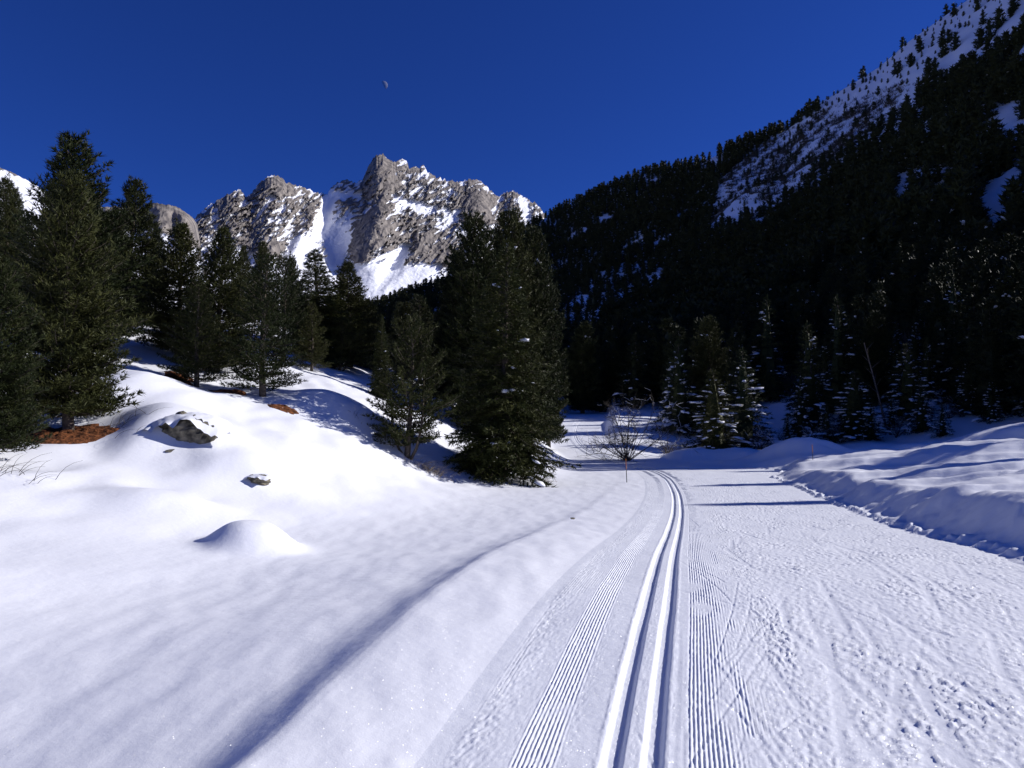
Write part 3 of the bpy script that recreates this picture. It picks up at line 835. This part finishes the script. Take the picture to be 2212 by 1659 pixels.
K_MID = [build_kind('mid_%d' % i, M_FOREST, seed=20 + i, Ht=11.0, R=[2.0, 1.7, 2.1, 1.8][i], kind=['round', 'spruce', 'pine', 'round'][i], whorl=0.42, nbr=7, step=0.28, nb=4, blen=0.38, bw=0.11, h0=0.06,
         snow=[0.06, 0.10, 0.07, 0.04][i], limbs=False, core=True) for i in range(4)]
LOW = []
for i in range(4):
    V, T, tr, sn = conifer(seed=40 + i, Ht=11.0, R=[2.1, 1.9, 2.2, 1.9][i], kind=['round', 'round', 'round', 'pine'][i], whorl=1.2, nbr=5, step=0.9, nb=2, blen=1.2, bw=0.65, h0=0.05, limbs=False, core=True)
    LOW.append((V, T))

def at(px, D):
    return (px - CX) / FPX * D * math.cos(TH), D
def tree(name, kind, px, py_top, D, label, cat, group=None, Rpx=None, **kw):
    """a tree at depth D whose tip stands at the given height"""
    x = (px - CX) / FPX * D
    z = float(ground_z(np.array([x]), np.array([float(D)]))[0])
    top = P(px, py_top, D)[2]
    return plant(name, kind, x, float(D), top - z + 0.1, label, cat, group, R=(Rpx / FPX * D if Rpx else None), z=z, **kw)

GL = 'stone pines on the sunlit left slope'
tree('pine_tree', K_PINE_A, 150, 385, 17, 'large dense pine above the widest patch of brown earth', 'tree', GL, 130)
tree('pine_tree', K_PINE_B, 155, 308, 25, 'tallest dark pine rising behind the large front pine', 'tree', GL, 138)
tree('pine_tree', K_PINE_B, 275, 396, 31, 'dark pine beside the tallest pine, in front of the brown rock wall', 'tree', GL, 90)
tree('pine_tree', K_PINE_A, -22, 555, 13.5, 'pine cut off by the left edge of the photo', 'tree', GL, 110)
tree('pine_tree', K_PINE_B, 5, 392, 34, 'dark pine against the white snow mountain at far left', 'tree', GL, 60)
tree('pine_tree', K_PINE_C, 60, 470, 27, 'pine half hidden behind the large front pine, left side', 'tree', GL, 70)
tree('pine_tree', K_PINE_B, 385, 488, 29, 'pine with blunt top below the saddle beside the brown rock wall', 'tree', GL, 86)
tree('pine_tree', K_PINE_B, 472, 503, 28, 'pine standing behind the two small brown earth streaks', 'tree', GL, 88)
tree('pine_tree', K_PINE_C, 425, 605, 25, 'shorter pine with bare stem base beside a brown earth streak', 'tree', GL, 68)
tree('pine_tree', K_PINE_C, 572, 556, 25, 'pine with open lower branches and snow showing through', 'tree', GL, 88)
tree('pine_tree', K_PINE_O, 612, 560, 33, 'thin loose pine top behind the open branched pine', 'tree', GL, 60)
tree('spruce_tree', K_SPRUCE, 686, 540, 38, 'dark pointed spruce outlined against the white snow couloir', 'tree', GL, 105)
tree('pine_tree', K_PINE_B, 752, 570, 40, 'slim pine right of the pointed spruce under the snow fan', 'tree', GL, 73)
tree('pine_tree', K_PINE_C, 671, 655, 33, 'small bushy pine below the pointed spruce on the slope crest', 'tree', GL, 42)
tree('pine_tree', K_PINE_B, 800, 660, 44, 'bushy dark pine behind the young thin spruce', 'tree', GL, 75)
tree('pine_tree', K_PINE_O, 735, 690, 37, 'low dark pine right of the small bushy pine', 'tree', GL, 55)
tree('spruce_tree', K_SPRUCE, 823, 682, 33, 'young thin spruce behind the lone pine in the field', 'tree', GL, 30)
tree('pine_tree', K_PINE_O, 884, 697, 26, 'lone pine with several stems and long shadow on the snow', 'tree', GL, 98)
tree('pine_tree', K_PINE_C, 905, 640, 48, 'dark pine behind and above the lone field pine', 'tree', GL, 60)
tree('spruce_tree', K_SPRUCE, 1090, 520, 28, 'largest olive spruce with a few snow pads beside the trail', 'tree', None, 135)
GC = 'stone pines crowding behind the big spruce'
tree('pine_tree', K_ROUND, 1028, 474, 37, 'blunt topped pine left behind the largest olive spruce', 'tree', GC, 88)
tree('pine_tree', K_ROUND, 1096, 466, 39, 'tall pine whose tip overtops the largest olive spruce', 'tree', GC, 92)
tree('pine_tree', K_ROUND, 1148, 500, 42, 'pine forming the right shoulder behind the largest spruce', 'tree', GC, 70)
tree('pine_tree', K_ROUND, 1170, 560, 46, 'lower pine stepping down right of the shoulder pine', 'tree', GC, 52)
tree('pine_tree', K_ROUND, 990, 545, 44, 'lower pine stepping down left of the blunt topped pine', 'tree', GC, 64)
tree('pine_tree', K_ROUND, 1188, 620, 52, 'olive pine right behind the largest spruce, above the far trail', 'tree', GC, 50)
tree('pine_tree', K_ROUND, 985, 600, 50, 'dark pine left behind the largest spruce', 'tree', GC, 60)
tree('spruce_tree', K_SPRUCE, 955, 690, 45, 'dark spruce between the lone pine and the largest spruce', 'tree', GC, 55)
tree('pine_tree', K_ROUND, 1262, 700, 95, 'pine standing over the far end of the trail', 'tree', GC, 50)

GF = 'snow-laden spruces at the foot of the shaded hill'
foot = [(K_SPRUCE_S, 1468, 735, 67, 60, 'snow-dusted spruce behind the bare twiggy tree'),
        (K_ROUND, 1532, 690, 68, 55, 'olive pine catching sun above the snow-laden spruces'),
        (K_SPRUCE_S, 1540, 800, 56, 75, 'broad low spruce draped with snow at the end of the wide trail'),
        (K_SPRUCE_S, 1605, 755, 58, 72, 'snow-draped spruce left of the snowy gully'),
        (K_SPRUCE_T, 1746, 697, 66, 60, 'pointed spruce with large snow pads right of the snowy gully'),
        (K_SPRUCE_T, 1812, 640, 70, 58, 'tall spruce behind the pointed one, snow on its lower boughs'),
        (K_ROUND, 1893, 676, 68, 48, 'dark pine with snowy cap above the leaning bare trunk'),
        (K_SPRUCE_S, 1845, 800, 58, 70, 'low spruce heavy with snow behind the right snow field'),
        (K_SPRUCE_S, 1963, 742, 60, 60, 'cone shaped snowy spruce right of the leaning bare trunk'),
        (K_SPRUCE_T, 2065, 589, 66, 62, 'tallest dark spruce at the foot of the right hillside'),
        (K_SPRUCE_S, 2198, 745, 58, 70, 'snowy spruce cut by the right edge of the photo'),
        (K_SPRUCE_T, 2150, 600, 74, 62, 'dark spruce behind the one at the right edge'),
        (K_SPRUCE_T, 1660, 640, 86, 62, 'dark spruce higher up behind the snow-draped group')]
for kd, px, pt, D, rp, lb in foot:
    tree('spruce_tree' if kd is not K_ROUND else 'pine_tree', kd, px, pt, D, lb, 'tree', GF, rp)
# the dark row of younger snowy spruces along the foot of the hill
_r = np.random.default_rng(31)
_used = []
for i in range(400):
    if len(_used) >= 30: break
    qx = _r.uniform(1440, 2240); D = _r.uniform(60, 78); h = _r.uniform(3.5, 8.5)
    x = (qx - CX) / FPX * D
    if 1655 < qx < 1712 or 1895 < qx < 1925: continue
    if any((x - a_) ** 2 + (D - b_) ** 2 < 5 for a_, b_ in _used): continue
    _used.append((x, D))
    plant('spruce_tree', K_SPRUCE_S if i % 3 else K_SPRUCE_T, x, D, h, 'one of the younger snow-flecked spruces between the taller foot trees', 'tree', 'younger spruces in the dark row at the hill foot', R=h * _r.uniform(0.2, 0.27))
for (qx, D, h) in [(1880, 57, 3.2), (1990, 56, 4.2), (2035, 54, 2.6), (2090, 57, 4.6), (2140, 54, 3.4), (2175, 56, 5.2), (2230, 53, 4.0), (1785, 59, 3.4), (1700, 58, 2.6), (1925, 59, 2.8)]:
    x = (qx - CX) / FPX * D
    plant('spruce_tree', K_SPRUCE_S, x, D, h, 'small bushy snow-covered spruce at the very front of the hill foot', 'tree', 'small snowy spruces in front of the dark row', R=h * 0.30)
for (qx, D, h) in [(1300, 104, 8), (1330, 98, 7), (1365, 102, 9), (1400, 97, 8), (1425, 95, 7.5), (1450, 93, 7.5), (1345, 110, 9), (1290, 114, 9)]:
    x = (qx - CX) / FPX * D
    plant('conifer_tree', K_ROUND, x, D, h, 'dark conifer closing the view behind the bare twiggy tree', 'tree', 'conifers right of the far trail', R=h * 0.22)
# unseen trees beside the frame, most of them added to shade the trail end
for (x, y, h, lb) in [(34.5, 26.6, 13.7, 'slender pine right of the view casting the long shadow on the trail'), (33, 33.0, 11.5, 'slender pine right of the view casting the short far shadow'),
                      (43, 45.5, 16, 'unseen pine added beside the snow field to shade the end of the wide trail'), (40, 41.6, 13, 'unseen pine added beside the snow field for its shadow across the drifts'),
                      (39.6, 44.4, 17.5, 'unseen tall pine added right of the view to shade the trail end'), (40.2, 45.8, 17.5, 'unseen tall pine added right of the view to shade the trail end'), (40.4, 47.1, 18, 'unseen tall pine added right of the view to shade the trail end'), (41.0, 48.4, 18, 'unseen tall pine added right of the view to shade the trail end'), (41.8, 49.6, 18.5, 'unseen tall pine added right of the view to shade the trail end'), (42.0, 51.2, 18.5, 'unseen tall pine added right of the view to shade the trail end'), (42.5, 52.6, 19, 'unseen tall pine added right of the view to shade the trail end'), (36, 22.8, 8.0, 'short pine right of the view shading the snow bank')]:
    plant('pine_tree', K_ROUND, x, y, h, lb, 'tree', 'pines at the right edge of the snow field', R=1.3)

# hillside forest ------------------------------------------------------------
SNOWFIELD = [(1770, 225), (1790, 195), (2100, -20), (2212, -60), (2160, 30), (2060, 95), (1990, 150), (1900, 205), (1800, 260)]
SCRUB = [(1535, 490), (1550, 395), (1635, 322), (1775, 240), (1890, 200), (1985, 170), (1945, 250), (1810, 345), (1715, 415), (1605, 490)]
PATCH = [(1200, 670), (1290, 590), (1480, 545), (1410, 600), (1310, 650), (1230, 700)]
GULLY = [[(1665, 860), (1650, 790), (1700, 720), (1790, 630), (1800, 660), (1740, 740), (1710, 860)],
         [(1890, 820), (1870, 700), (1880, 640), (1960, 585), (2020, 690), (2000, 800), (1960, 850)],
         [(2120, 500), (2100, 430), (2212, 330), (2230, 480)], [(1920, 430), (1960, 370), (2060, 360), (2040, 430)]]
STREAK = [[(1510, 335), (1560, 318), (1570, 325), (1520, 350)]]
rng = np.random.default_rng(99)
cand = []
N = 60000
ph = rng.uniform(-20, 43, N); t_ = rng.uniform(0, 1, N) ** 0.6
rf, rc = hill_rf(ph), hill_rc(ph)
rr = rf + 4 + t_ * (rc * 1.01 - rf - 4)
xx, yy = rr * np.sin(np.radians(ph)), rr * np.cos(np.radians(ph))
zz = ground_z(xx, yy)
px, py = project(xx, yy, zz)
clump = fbm(xx / 22, yy / 22, 3, 201)
snowf, scrub, patch = inpoly(px, py, SNOWFIELD), inpoly(px, py, SCRUB), inpoly(px, py, PATCH)
gul = np.zeros(N, bool)
for q in GULLY: gul |= inpoly(px, py, q)
for q in STREAK: gul |= inpoly(px, py, q)
pxt, pyt = project(xx, yy, zz + 8.0)
clear = np.zeros(N, bool)
for q in GULLY + STREAK + [SNOWFIELD, SCRUB, PATCH]:
    for f_ in (0.35, 0.75, 1.1):
        clear |= inpoly(px + (pxt - px) * f_, py + (pyt - py) * f_, q)
clear &= ~(snowf | scrub | patch | gul)
u = rng.uniform(0, 1, N)
keep = np.ones(N, bool)
keep &= ~(snowf & (u > 0.16)); keep &= ~(scrub & (u > np.where(clump > 0.1, 0.22, 0.03))); keep &= ~(patch & (u > 0.30)); keep &= ~(gul & (u > 0.02))
keep &= ~((px > 1770) & (py < 330) & ~snowf & (clump < 0.0))
icp = yy - 0.231 * xx                      # two gaps in the wood through which the low sun reaches the far trail
keep &= ~((((icp > 55.2) & (icp < 61.5)) | ((icp > 71.5) & (icp < 78))) & (xx > 10) & (zz + 12 > -2 + 0.523 * (xx - 7)))
keep &= ~(clear & (u > 0.05)); keep &= ~((ph < 14) & (clump < -0.38))
# spacing
placed = []
cell = {}
order = rng.permutation(np.nonzero(keep)[0])
for i in order:
    s = 2.5 + 0.0015 * rr[i]
    key = (int(xx[i] // 5), int(yy[i] // 5)); ok = True
    for a in (-1, 0, 1):
        for b in (-1, 0, 1):
            for j in cell.get((key[0] + a, key[1] + b), ()):
                if (xx[i] - xx[j]) ** 2 + (yy[i] - yy[j]) ** 2 < s * s: ok = False
    if ok: cell.setdefault(key, []).append(i); placed.append(i)
placed = np.array(placed)
hgt = rng.uniform(7.5, 12.5, N)
hgt = hgt * np.interp(rr, [130, 420], [1, 0.75])
hgt = np.where(snowf, rng.uniform(0.9, 3.2, N), hgt)
hgt = np.where(snowf & (rng.uniform(0, 1, N) < 0.10), 7.0, hgt)
hgt = np.where(scrub, rng.uniform(1.5, 5.5, N), hgt); hgt = np.where(patch, rng.uniform(4, 8, N), hgt)
inview = (px > -60) & (px < 2420) & (py > -80)
score = np.where(inview, hgt / rr, 0)
pl = placed[np.argsort(-score[placed])]
for i in pl[:290]:
    k = K_MID[rng.integers(0, 4) if rr[i] < 190 else (0, 3)[rng.integers(0, 2)]]
    if px[i] < 1150: lb = 'dark conifer in the wood at the end of the valley'
    elif py[i] > 560:
        lb = 'black shaded conifer %s %s' % ('low on the hillside' if py[i] > 760 else 'halfway up the hillside',
             'above the bare twiggy tree' if px[i] < 1430 else 'above the snow-draped spruce group' if px[i] < 1680 else 'above the pointed spruce by the snowy gully' if px[i] < 1850
             else 'above the leaning bare trunk' if px[i] < 2000 else 'near the right edge of the photo')
    elif snowf[i]: lb = 'small dark conifer standing on the open snow field under the skyline'
    elif px[i] > 1750 and py[i] < 330: lb = 'dark conifer beside the open snow field at the top right'
    elif scrub[i]: lb = 'single conifer in the brushy gully below the skyline'
    elif px[i] < 1560: lb = 'dark conifer on the far wooded shoulder of the right hillside'
    else: lb = 'dark conifer in the upper forest of the right hillside'
    plant('conifer_tree', k, xx[i], yy[i], hgt[i], lb, 'tree', 'dense conifers on the shaded right hillside', R=hgt[i] * rng.uniform(0.20, 0.27), z=zz[i], sink=0.3)
acc = Acc()
for i in pl[290:]:
    V, T = LOW[rng.integers(0, 4)]
    s = hgt[i] / 11.0; w = s * rng.uniform(1.1, 1.5)
    a = rng.uniform(0, 6.28); c, q = math.cos(a), math.sin(a)
    W = np.stack([(V[:, 0] * c - V[:, 1] * q) * w + xx[i], (V[:, 0] * q + V[:, 1] * c) * w + yy[i], V[:, 2] * s + zz[i] - 0.3], -1)
    acc.add(W, T=T[0] if isinstance(T, list) else T, Q=T[1] if isinstance(T, list) and len(T) > 1 else None)
v, f = acc.get()
fo = link('forest', mesh('forest', v, f, M_FOREST, smooth=False))
tag(fo, 'far mass of dark conifers climbing the right hillside to the ridge', kind='stuff')
print('hill trees', len(pl), 'forest verts', len(v))

# flecks of snow caught in the far crowns
acc = Acc()
for i in pl[290:]:
    if rng.random() < 0.35: continue
    for k in range(rng.integers(1, 3)):
        a = rng.uniform(0, 6.283); f_ = rng.uniform(0.2, 0.95)
        rad = hgt[i] * 0.28 * (1.05 - f_) ** 0.5
        c = np.array([xx[i] + rad * math.cos(a), yy[i] + rad * math.sin(a), zz[i] + hgt[i] * f_])
        w = rng.uniform(0.2, 0.6) * (0.5 + rr[i] / 500)
        q = np.array([[-w, 0, 0], [0, -w * 0.7, -0.05], [w, 0, 0], [0, w * 0.7, -0.05], [0, 0, 0.35 * w]])
        q[:, :2] = q[:, :2] @ np.array([[math.cos(a), math.sin(a)], [-math.sin(a), math.cos(a)]])
        acc.add(c + q, T=[(0, 1, 4), (1, 2, 4), (2, 3, 4), (3, 0, 4)])
v, f = acc.get()
tag(link('canopy_snow', mesh('canopy_snow', v, f, M_SNOW_LUMP)), 'flecks of snow caught in the crowns of the far forest', kind='stuff')

# brush on the open gullies: bare grey shrubs too many to count
acc = Acc()
n = 0
while n < 6500:
    i = rng.integers(0, N)
    if scrub[i] and clump[i] < -0.05 and rng.random() < 0.85: continue
    if not (scrub[i] or (gul[i] and py[i] > 500) or (patch[i] and u[i] > 0.8)): continue
    n += 1
    hb = rng.uniform(0.9, 3.0)
    k = 9
    d = unit(np.stack([rng.normal(size=k) * 0.55, rng.normal(size=k) * 0.55, np.ones(k)], -1))
    p0 = np.array([xx[i], yy[i], zz[i] - 0.1]) + rng.normal(size=(k, 3)) * [0.8, 0.8, 0]
    sd = unit(np.cross(d, rng.normal(size=(k, 3)))) * 0.13
    acc.add(np.stack([p0 - sd, p0 + sd, p0 + d * hb * rng.uniform(0.6, 1.1, (k, 1))], 1).reshape(-1, 3), T=np.arange(3 * k).reshape(-1, 3))
v, f = acc.get()
tag(link('brush', mesh('brush', v, f, M_TWIG, smooth=False)), 'bare grey brush on the open gullies of the hillside', kind='stuff')

# trees filling the valley middle, left of and behind the run
GM = 'dark conifers filling the middle of the valley'
m = 0
tries = 0
spots = []
while m < 46 and tries < 4000:
    tries += 1
    y = rng.uniform(46, 150); x = rng.uniform(-0.42 * y, 0.10 * y)
    if abs(x - XC(y)) < 5.5: continue
    qx, qy = project(x, y, float(ground_z(np.array([x]), np.array([y]))[0]))
    if qx < 640: continue
    if any((x - a) ** 2 + (y - b) ** 2 < 12 for a, b in spots): continue
    spots.append((x, y)); m += 1
    h = rng.uniform(5.0, 8.5)
    z = float(ground_z(np.array([x]), np.array([y]))[0])
    lim = np.interp(qx, [640, 760, 860, 960, 1060, 1200, 1300], [640, 640, 655, 640, 560, 640, 720])
    top = P(qx, lim, y)[2]
    h = min(h, max(top - z, 3.0))
    plant('conifer_tree', K_MID[rng.integers(0, 4)] if y > 70 else [K_ROUND, K_PINE_B][m % 2], x, y, h, 'dark conifer in the crowded middle of the valley, left of the far trail', 'tree', GM, R=h * 0.2)
# upper left slope behind the front pines
for (qx, D, h) in [(-60, 45, 6), (20, 52, 6), (110, 58, 6.5), (200, 60, 6.5), (330, 52, 5.5), (560, 52, 6), (240, 44, 5.5), (630, 58, 6), (520, 46, 5)]:
    x = (qx - CX) / FPX * D
    plant('pine_tree', K_PINE_B, x, D, h, 'dark pine high on the left slope behind the front row', 'tree', 'pines high on the left slope', R=h * 0.22)

# ------------------------------------------------------------------ earth patches, rocks, twigs, poles
def sheet_patch(name, px, py, D, rx, ry, rot, label, m, seed, lift=0.05, lump=0.06):
    c = P(px, py, D)
    n, k = 9, 40
    rr = np.linspace(0.02, 1, n); an = np.arange(k) / k * 2 * np.pi
    R, A = np.meshgrid(rr, an, indexing='ij')
    ed = 1 + 0.22 * fbm(np.cos(A) * 2.2, np.sin(A) * 2.2, 3, seed)
    lx, ly = R * np.cos(A) * rx * ed, R * np.sin(A) * ry * ed
    x = c[0] + lx * math.cos(rot) - ly * math.sin(rot); y = c[1] + lx * math.sin(rot) + ly * math.cos(rot)
    z = H(x, y, lower=False) + lift * (1 - R ** 3) + lump * fbm(x * 3, y * 3, 3, seed + 2) * (1 - R ** 4) - 0.03 * R ** 6
    o = link(name, mesh(name, np.stack([x, y, z], -1).reshape(-1, 3), grid_faces(n, k, True), m))
    return tag(o, label, kind='structure')
sheet_patch('bare_ground', 145, 948, 16.6, 1.0, 1.0, 0, 'wide patch of rust-brown needle litter under the large front pine', M_SOIL, 1, 0.10, 0.10)
sheet_patch('bare_ground', 388, 808, 25.3, 0.6, 1.2, 0.5, 'narrow brown earth streak left of the bare pine stem', M_SOIL, 2)
sheet_patch('bare_ground', 492, 852, 24.8, 0.7, 0.8, 0.6, 'brown earth patch below the pair of pines', M_SOIL, 3)
sheet_patch('bare_ground', 612, 870, 24.0, 0.6, 0.45, 0, 'thin brown earth strip under the open branched pine', M_SOIL, 4)

def boulder(px, py, D, sx, sy, sz, seed, label, rot=0, caps=6, sink=0.0):
    c = P(px, py, D)
    rng = np.random.default_rng(seed)
    nu, nv = 44, 26
    U, Vv = np.meshgrid(np.linspace(0, np.pi, nv), np.arange(nu) / nu * 2 * np.pi, indexing='ij')
    d = np.stack([np.sin(U) * np.cos(Vv), np.sin(U) * np.sin(Vv), np.cos(U)], -1)
    # planar facets: clip the ball with random planes, then slanting strata steps
    rad = np.full(U.shape, 1.0)
    for k in range(16):
        nrm = unit(rng.normal(size=3)); off = rng.uniform(0.55, 0.85)
        dn = d @ nrm
        rad = np.where(dn > 0.05, np.minimum(rad, off / np.maximum(dn, 0.05)), rad)
    st = (d[..., 2] * 2.6 + d[..., 0] * 1.1) * 2.2
    rad = rad + 0.09 * (np.abs((st % 1) - 0.5) * 2 - 0.5) + 0.13 * fbm(d[..., 0] * 3 + 5, d[..., 2] * 3 + d[..., 1] * 2, 4, seed)
    V = d * rad[..., None] * [sx, sy, sz]
    o = empty('boulder', (c[0], c[1], float(H(c[0], c[1], lower=False)) + sink), rot)
    tag(o, label, 'rock')
    link('stone', mesh('stone', V.reshape(-1, 3), grid_faces(nv, nu, True)[:, ::-1], M_ROCK, smooth=False), o)
    a = Acc()
    th_ = np.linspace(-1, 1, caps)
    v, f = ico()
    # snow cap: one draped sheet of lumps along the upper edge
    nn_, kk = 26, 12
    q = np.linspace(-1, 1, nn_); w = np.linspace(0, 1, kk)
    Q, W = np.meshgrid(q, w, indexing='ij')
    xx_ = Q * sx * 1.05
    lowedge = 0.30 + 0.32 * fbm(Q * 2.3, Q * 0 + seed, 3, seed + 8)
    yy_ = -sy * 0.95 + W * (sy * 2.0)
    zt = sz * np.sqrt(np.clip(1.15 - Q ** 2, 0.02, 2)) * 0.80
    zz_ = np.where(W < 0.28, zt - (0.28 - W) / 0.28 * sz * lowedge * 0.8, zt + 0.10 * sz * np.sin((W - 0.28) * 3) ) + 0.05 * sz * fbm(Q * 6, W * 5, 2, seed + 3)
    sV = np.stack([xx_, yy_, zz_], -1).reshape(-1, 3)
    link('snow_cap', mesh('snow_cap', sV, grid_faces(nn_, kk)[:, ::-1], M_SNOW), o)
    return o
boulder(403, 955, 17.1, 0.95, 0.62, 0.80, 5, 'large grey lichen rock poking out of the snow bank', 0.1, sink=-0.36)
boulder(556, 1030, 15.9, 0.30, 0.22, 0.15, 9, 'small flat rock under a snow lip below the large one', -0.1)
def pebble(px, py, D, s, seed, label):
    c = P(px, py, D); v, f = ico(); rng = np.random.default_rng(seed)
    vv = v * (1 + 0.3 * rng.normal(size=(12, 1))) * [s, s * 0.7, s * 0.6]
    o = link('stone', mesh('stone', vv, f, M_ROCK, smooth=False), loc=(c[0], c[1], float(H(c[0], c[1], lower=False)) + 0.2 * s))
    tag(o, label, 'stone')
pebble(364, 985, 16.2, 0.09, 3, 'little dark stone lying below the large grey rock')
pebble(1238, 1122, 15.6, 0.05, 4, 'dark bark scrap lying on the berm left of the trail')

def shrub(name, x, y, z, n, hmin, hmax, spread, rad, m, label, cat, seed, lev=2, group=None, frost=False):
    rng = np.random.default_rng(seed); a = Acc(); s = Acc()
    def grow(p, d, L, r, depth):
        k = 5
        q = np.linspace(0, 1, k)[:, None]
        cur = d + 0.5 * rng.normal(size=3) * 0.4
        pts = p + d * L * q + (cur - d) * L * 0.5 * q ** 2
        a.tube(pts, r * (1 - 0.7 * q[:, 0]), 3)
        if frost and depth == 0 and rng.random() < 0.2:
            off = np.array([0, 0, r * 0.9 + 0.012])
            s.tube(pts + off, np.maximum(r * 0.9, 0.009) * (1 - 0.5 * q[:, 0]), 3)
        if depth > 0:
            for j in range(rng.integers(3, 6)):
                f = rng.uniform(0.35, 1.0)
                pp = np.array([np.interp(f, q[:, 0], pts[:, i]) for i in range(3)])
                nd = unit(d + 0.9 * rng.normal(size=3) + [0, 0, 0.15])
                grow(pp, nd, L * rng.uniform(0.35, 0.65), r * 0.55, depth - 1)
    for i in range(n):
        d = unit(np.array([rng.normal() * spread, rng.normal() * spread, 1.0]))
        grow(np.array([rng.normal() * 0.05, rng.normal() * 0.05, -0.05]), d, rng.uniform(hmin, hmax), rad, lev)
    o = empty(name, (x, y, z)); tag(o, label, cat, group)
    v, f = a.get(); link('branches', mesh('branches', v, f, m), o)
    if s.n:
        v, f = s.get(); k = link('branch_snow', mesh('branch_snow', v, f, M_SNOW_LUMP), o); k['kind'] = 'stuff'
    return o
def gz1(x, y): return float(ground_z(np.array([float(x)]), np.array([float(y)]))[0])
p = P(1352, 1000, 44)
shrub('bare_tree', p[0] + 0.1, 44, gz1(p[0] + 0.1, 44), 24, 1.4, 3.1, 0.8, 0.036, M_TWIG, 'bare twiggy tree rimed with snow right of the far trail', 'tree', 11, 3, frost=True)
for i, (qx, D, lb) in enumerate([(1690, 57, 'snowy bush left of the big shaded mound'), (1745, 56, 'snowy bush right behind the big shaded mound'), (1640, 54, 'snowy bush below the snow-draped spruce group'),
                                 (1935, 57, 'snowy bush under the leaning bare trunk'), (2050, 57, 'wide snowy bush at the foot of the tallest dark spruce'), (2110, 56, 'snowy bush left of the spruce at the right edge'), (1800, 58, 'snowy bush between the foot spruces'),
                                 (1440, 50, 'snowy bush behind the bare twiggy tree')]):
    x = (qx - CX) / FPX * D
    shrub('snowy_bush', x, D, gz1(x, D), 12, 0.8, 1.8, 0.7, 0.03, M_TWIG, lb, 'bush', 60 + i, 2, 'snowy bushes at the foot of the hill', frost=True)
p = P(1915, 950, 60)
a = Acc(); q = np.linspace(0, 1, 8)
a.tube(np.stack([-1.6 * q ** 1.1, 0.3 * q, 7.4 * q - 0.2], -1), 0.10 * (1 - 0.6 * q), 6)
for k in range(9):
    f0 = 0.35 + 0.07 * k; b0 = np.array([-1.6 * f0 ** 1.1, 0.3 * f0, 7.4 * f0 - 0.2]); an = k * 2.4
    a.tube(b0 + np.outer(np.linspace(0, 1, 4), [0.8 * math.cos(an), 0.8 * math.sin(an), 0.7]), 0.03 * (1 - 0.7 * np.linspace(0, 1, 4)), 4)
v, f = a.get()
t = link('dead_tree', mesh('dead_tree', v, f, noise_material('pale_bark', (0.10, 0.08, 0.06), (0.2, 0.16, 0.125), 4, 0.9)), loc=(p[0], 60, gz1(p[0], 60)))
tag(t, 'pale leaning bare trunk among the shaded spruces', 'tree')

def pole(px, py, D, h, label, orange=0.45):
    x = P(px, py, D)[0]
    o = empty('marker_pole', (x, D, gz1(x, D))); tag(o, label, 'marker pole', 'marker poles along the trail'); o.rotation_euler[1] = -0.04
    a = Acc(); a.tube(np.array([[0, 0, -0.3], [0, 0, h * (1 - orange)]]), [0.016, 0.015], 8); v, f = a.get(); link('shaft', mesh('shaft', v, f, M_POLE), o)
    a = Acc(); a.tube(np.array([[0, 0, h * (1 - orange)], [0, 0, h]]), [0.017, 0.015], 8); v, f = a.get(); link('tip', mesh('tip', v, f, M_POLE_ORANGE), o)
pole(1354, 1030, 28.5, 0.95, 'thin marker pole with orange tip on the left edge of the trail')
pole(1756, 985, 33, 0.8, 'thin dark marker pole on the right snow bank')

def grass(px, py, D, n, L, spread, m, label, seed, w=0.006, cat='grass'):
    c = P(px, py, D); rng = np.random.default_rng(seed); a = Acc()
    for i in range(n):
        x, y = c[0] + rng.normal() * spread, c[1] + rng.normal() * spread * 0.6
        z = float(H(x, y, lower=False)) - 0.03
        d = unit(np.array([rng.normal() * 0.7 + 0.25, rng.normal() * 0.5, 1.0])); l = L * rng.uniform(0.5, 1.2)
        q = np.linspace(0, 1, 5)[:, None]
        pts = np.array([x, y, z]) + d * l * q + np.array([0.3 * np.sign(d[0]), 0, -0.35]) * l * q ** 2.2
        a.tube(pts, w * (1 - 0.8 * q[:, 0]), 3)
    v, f = a.get()
    return tag(link('dry_grass' if cat == 'grass' else 'twigs', mesh('stalks', v, f, m)), label, kind='stuff')
grass(925, 1006, 25.6, 130, 0.55, 0.45, M_GRASS, 'dry pale grass at the foot of the lone pine', 1, 0.008)
grass(1150, 1012, 28.5, 60, 0.45, 0.4, M_GRASS, 'dry pale grass beside the largest spruce', 2, 0.008)
grass(255, 945, 17, 26, 0.7, 0.35, M_TWIG, 'thin bare twigs beside the large front pine', 3, 0.006, 'twig')
grass(5, 1035, 12.5, 26, 0.6, 0.3, M_TWIG, 'thin bare twigs at the left edge', 4, 0.006, 'twig')
grass(775, 912, 26, 10, 0.5, 0.15, M_TWIG, 'single bare twigs on the snow above the lone pine', 5, 0.006, 'twig')
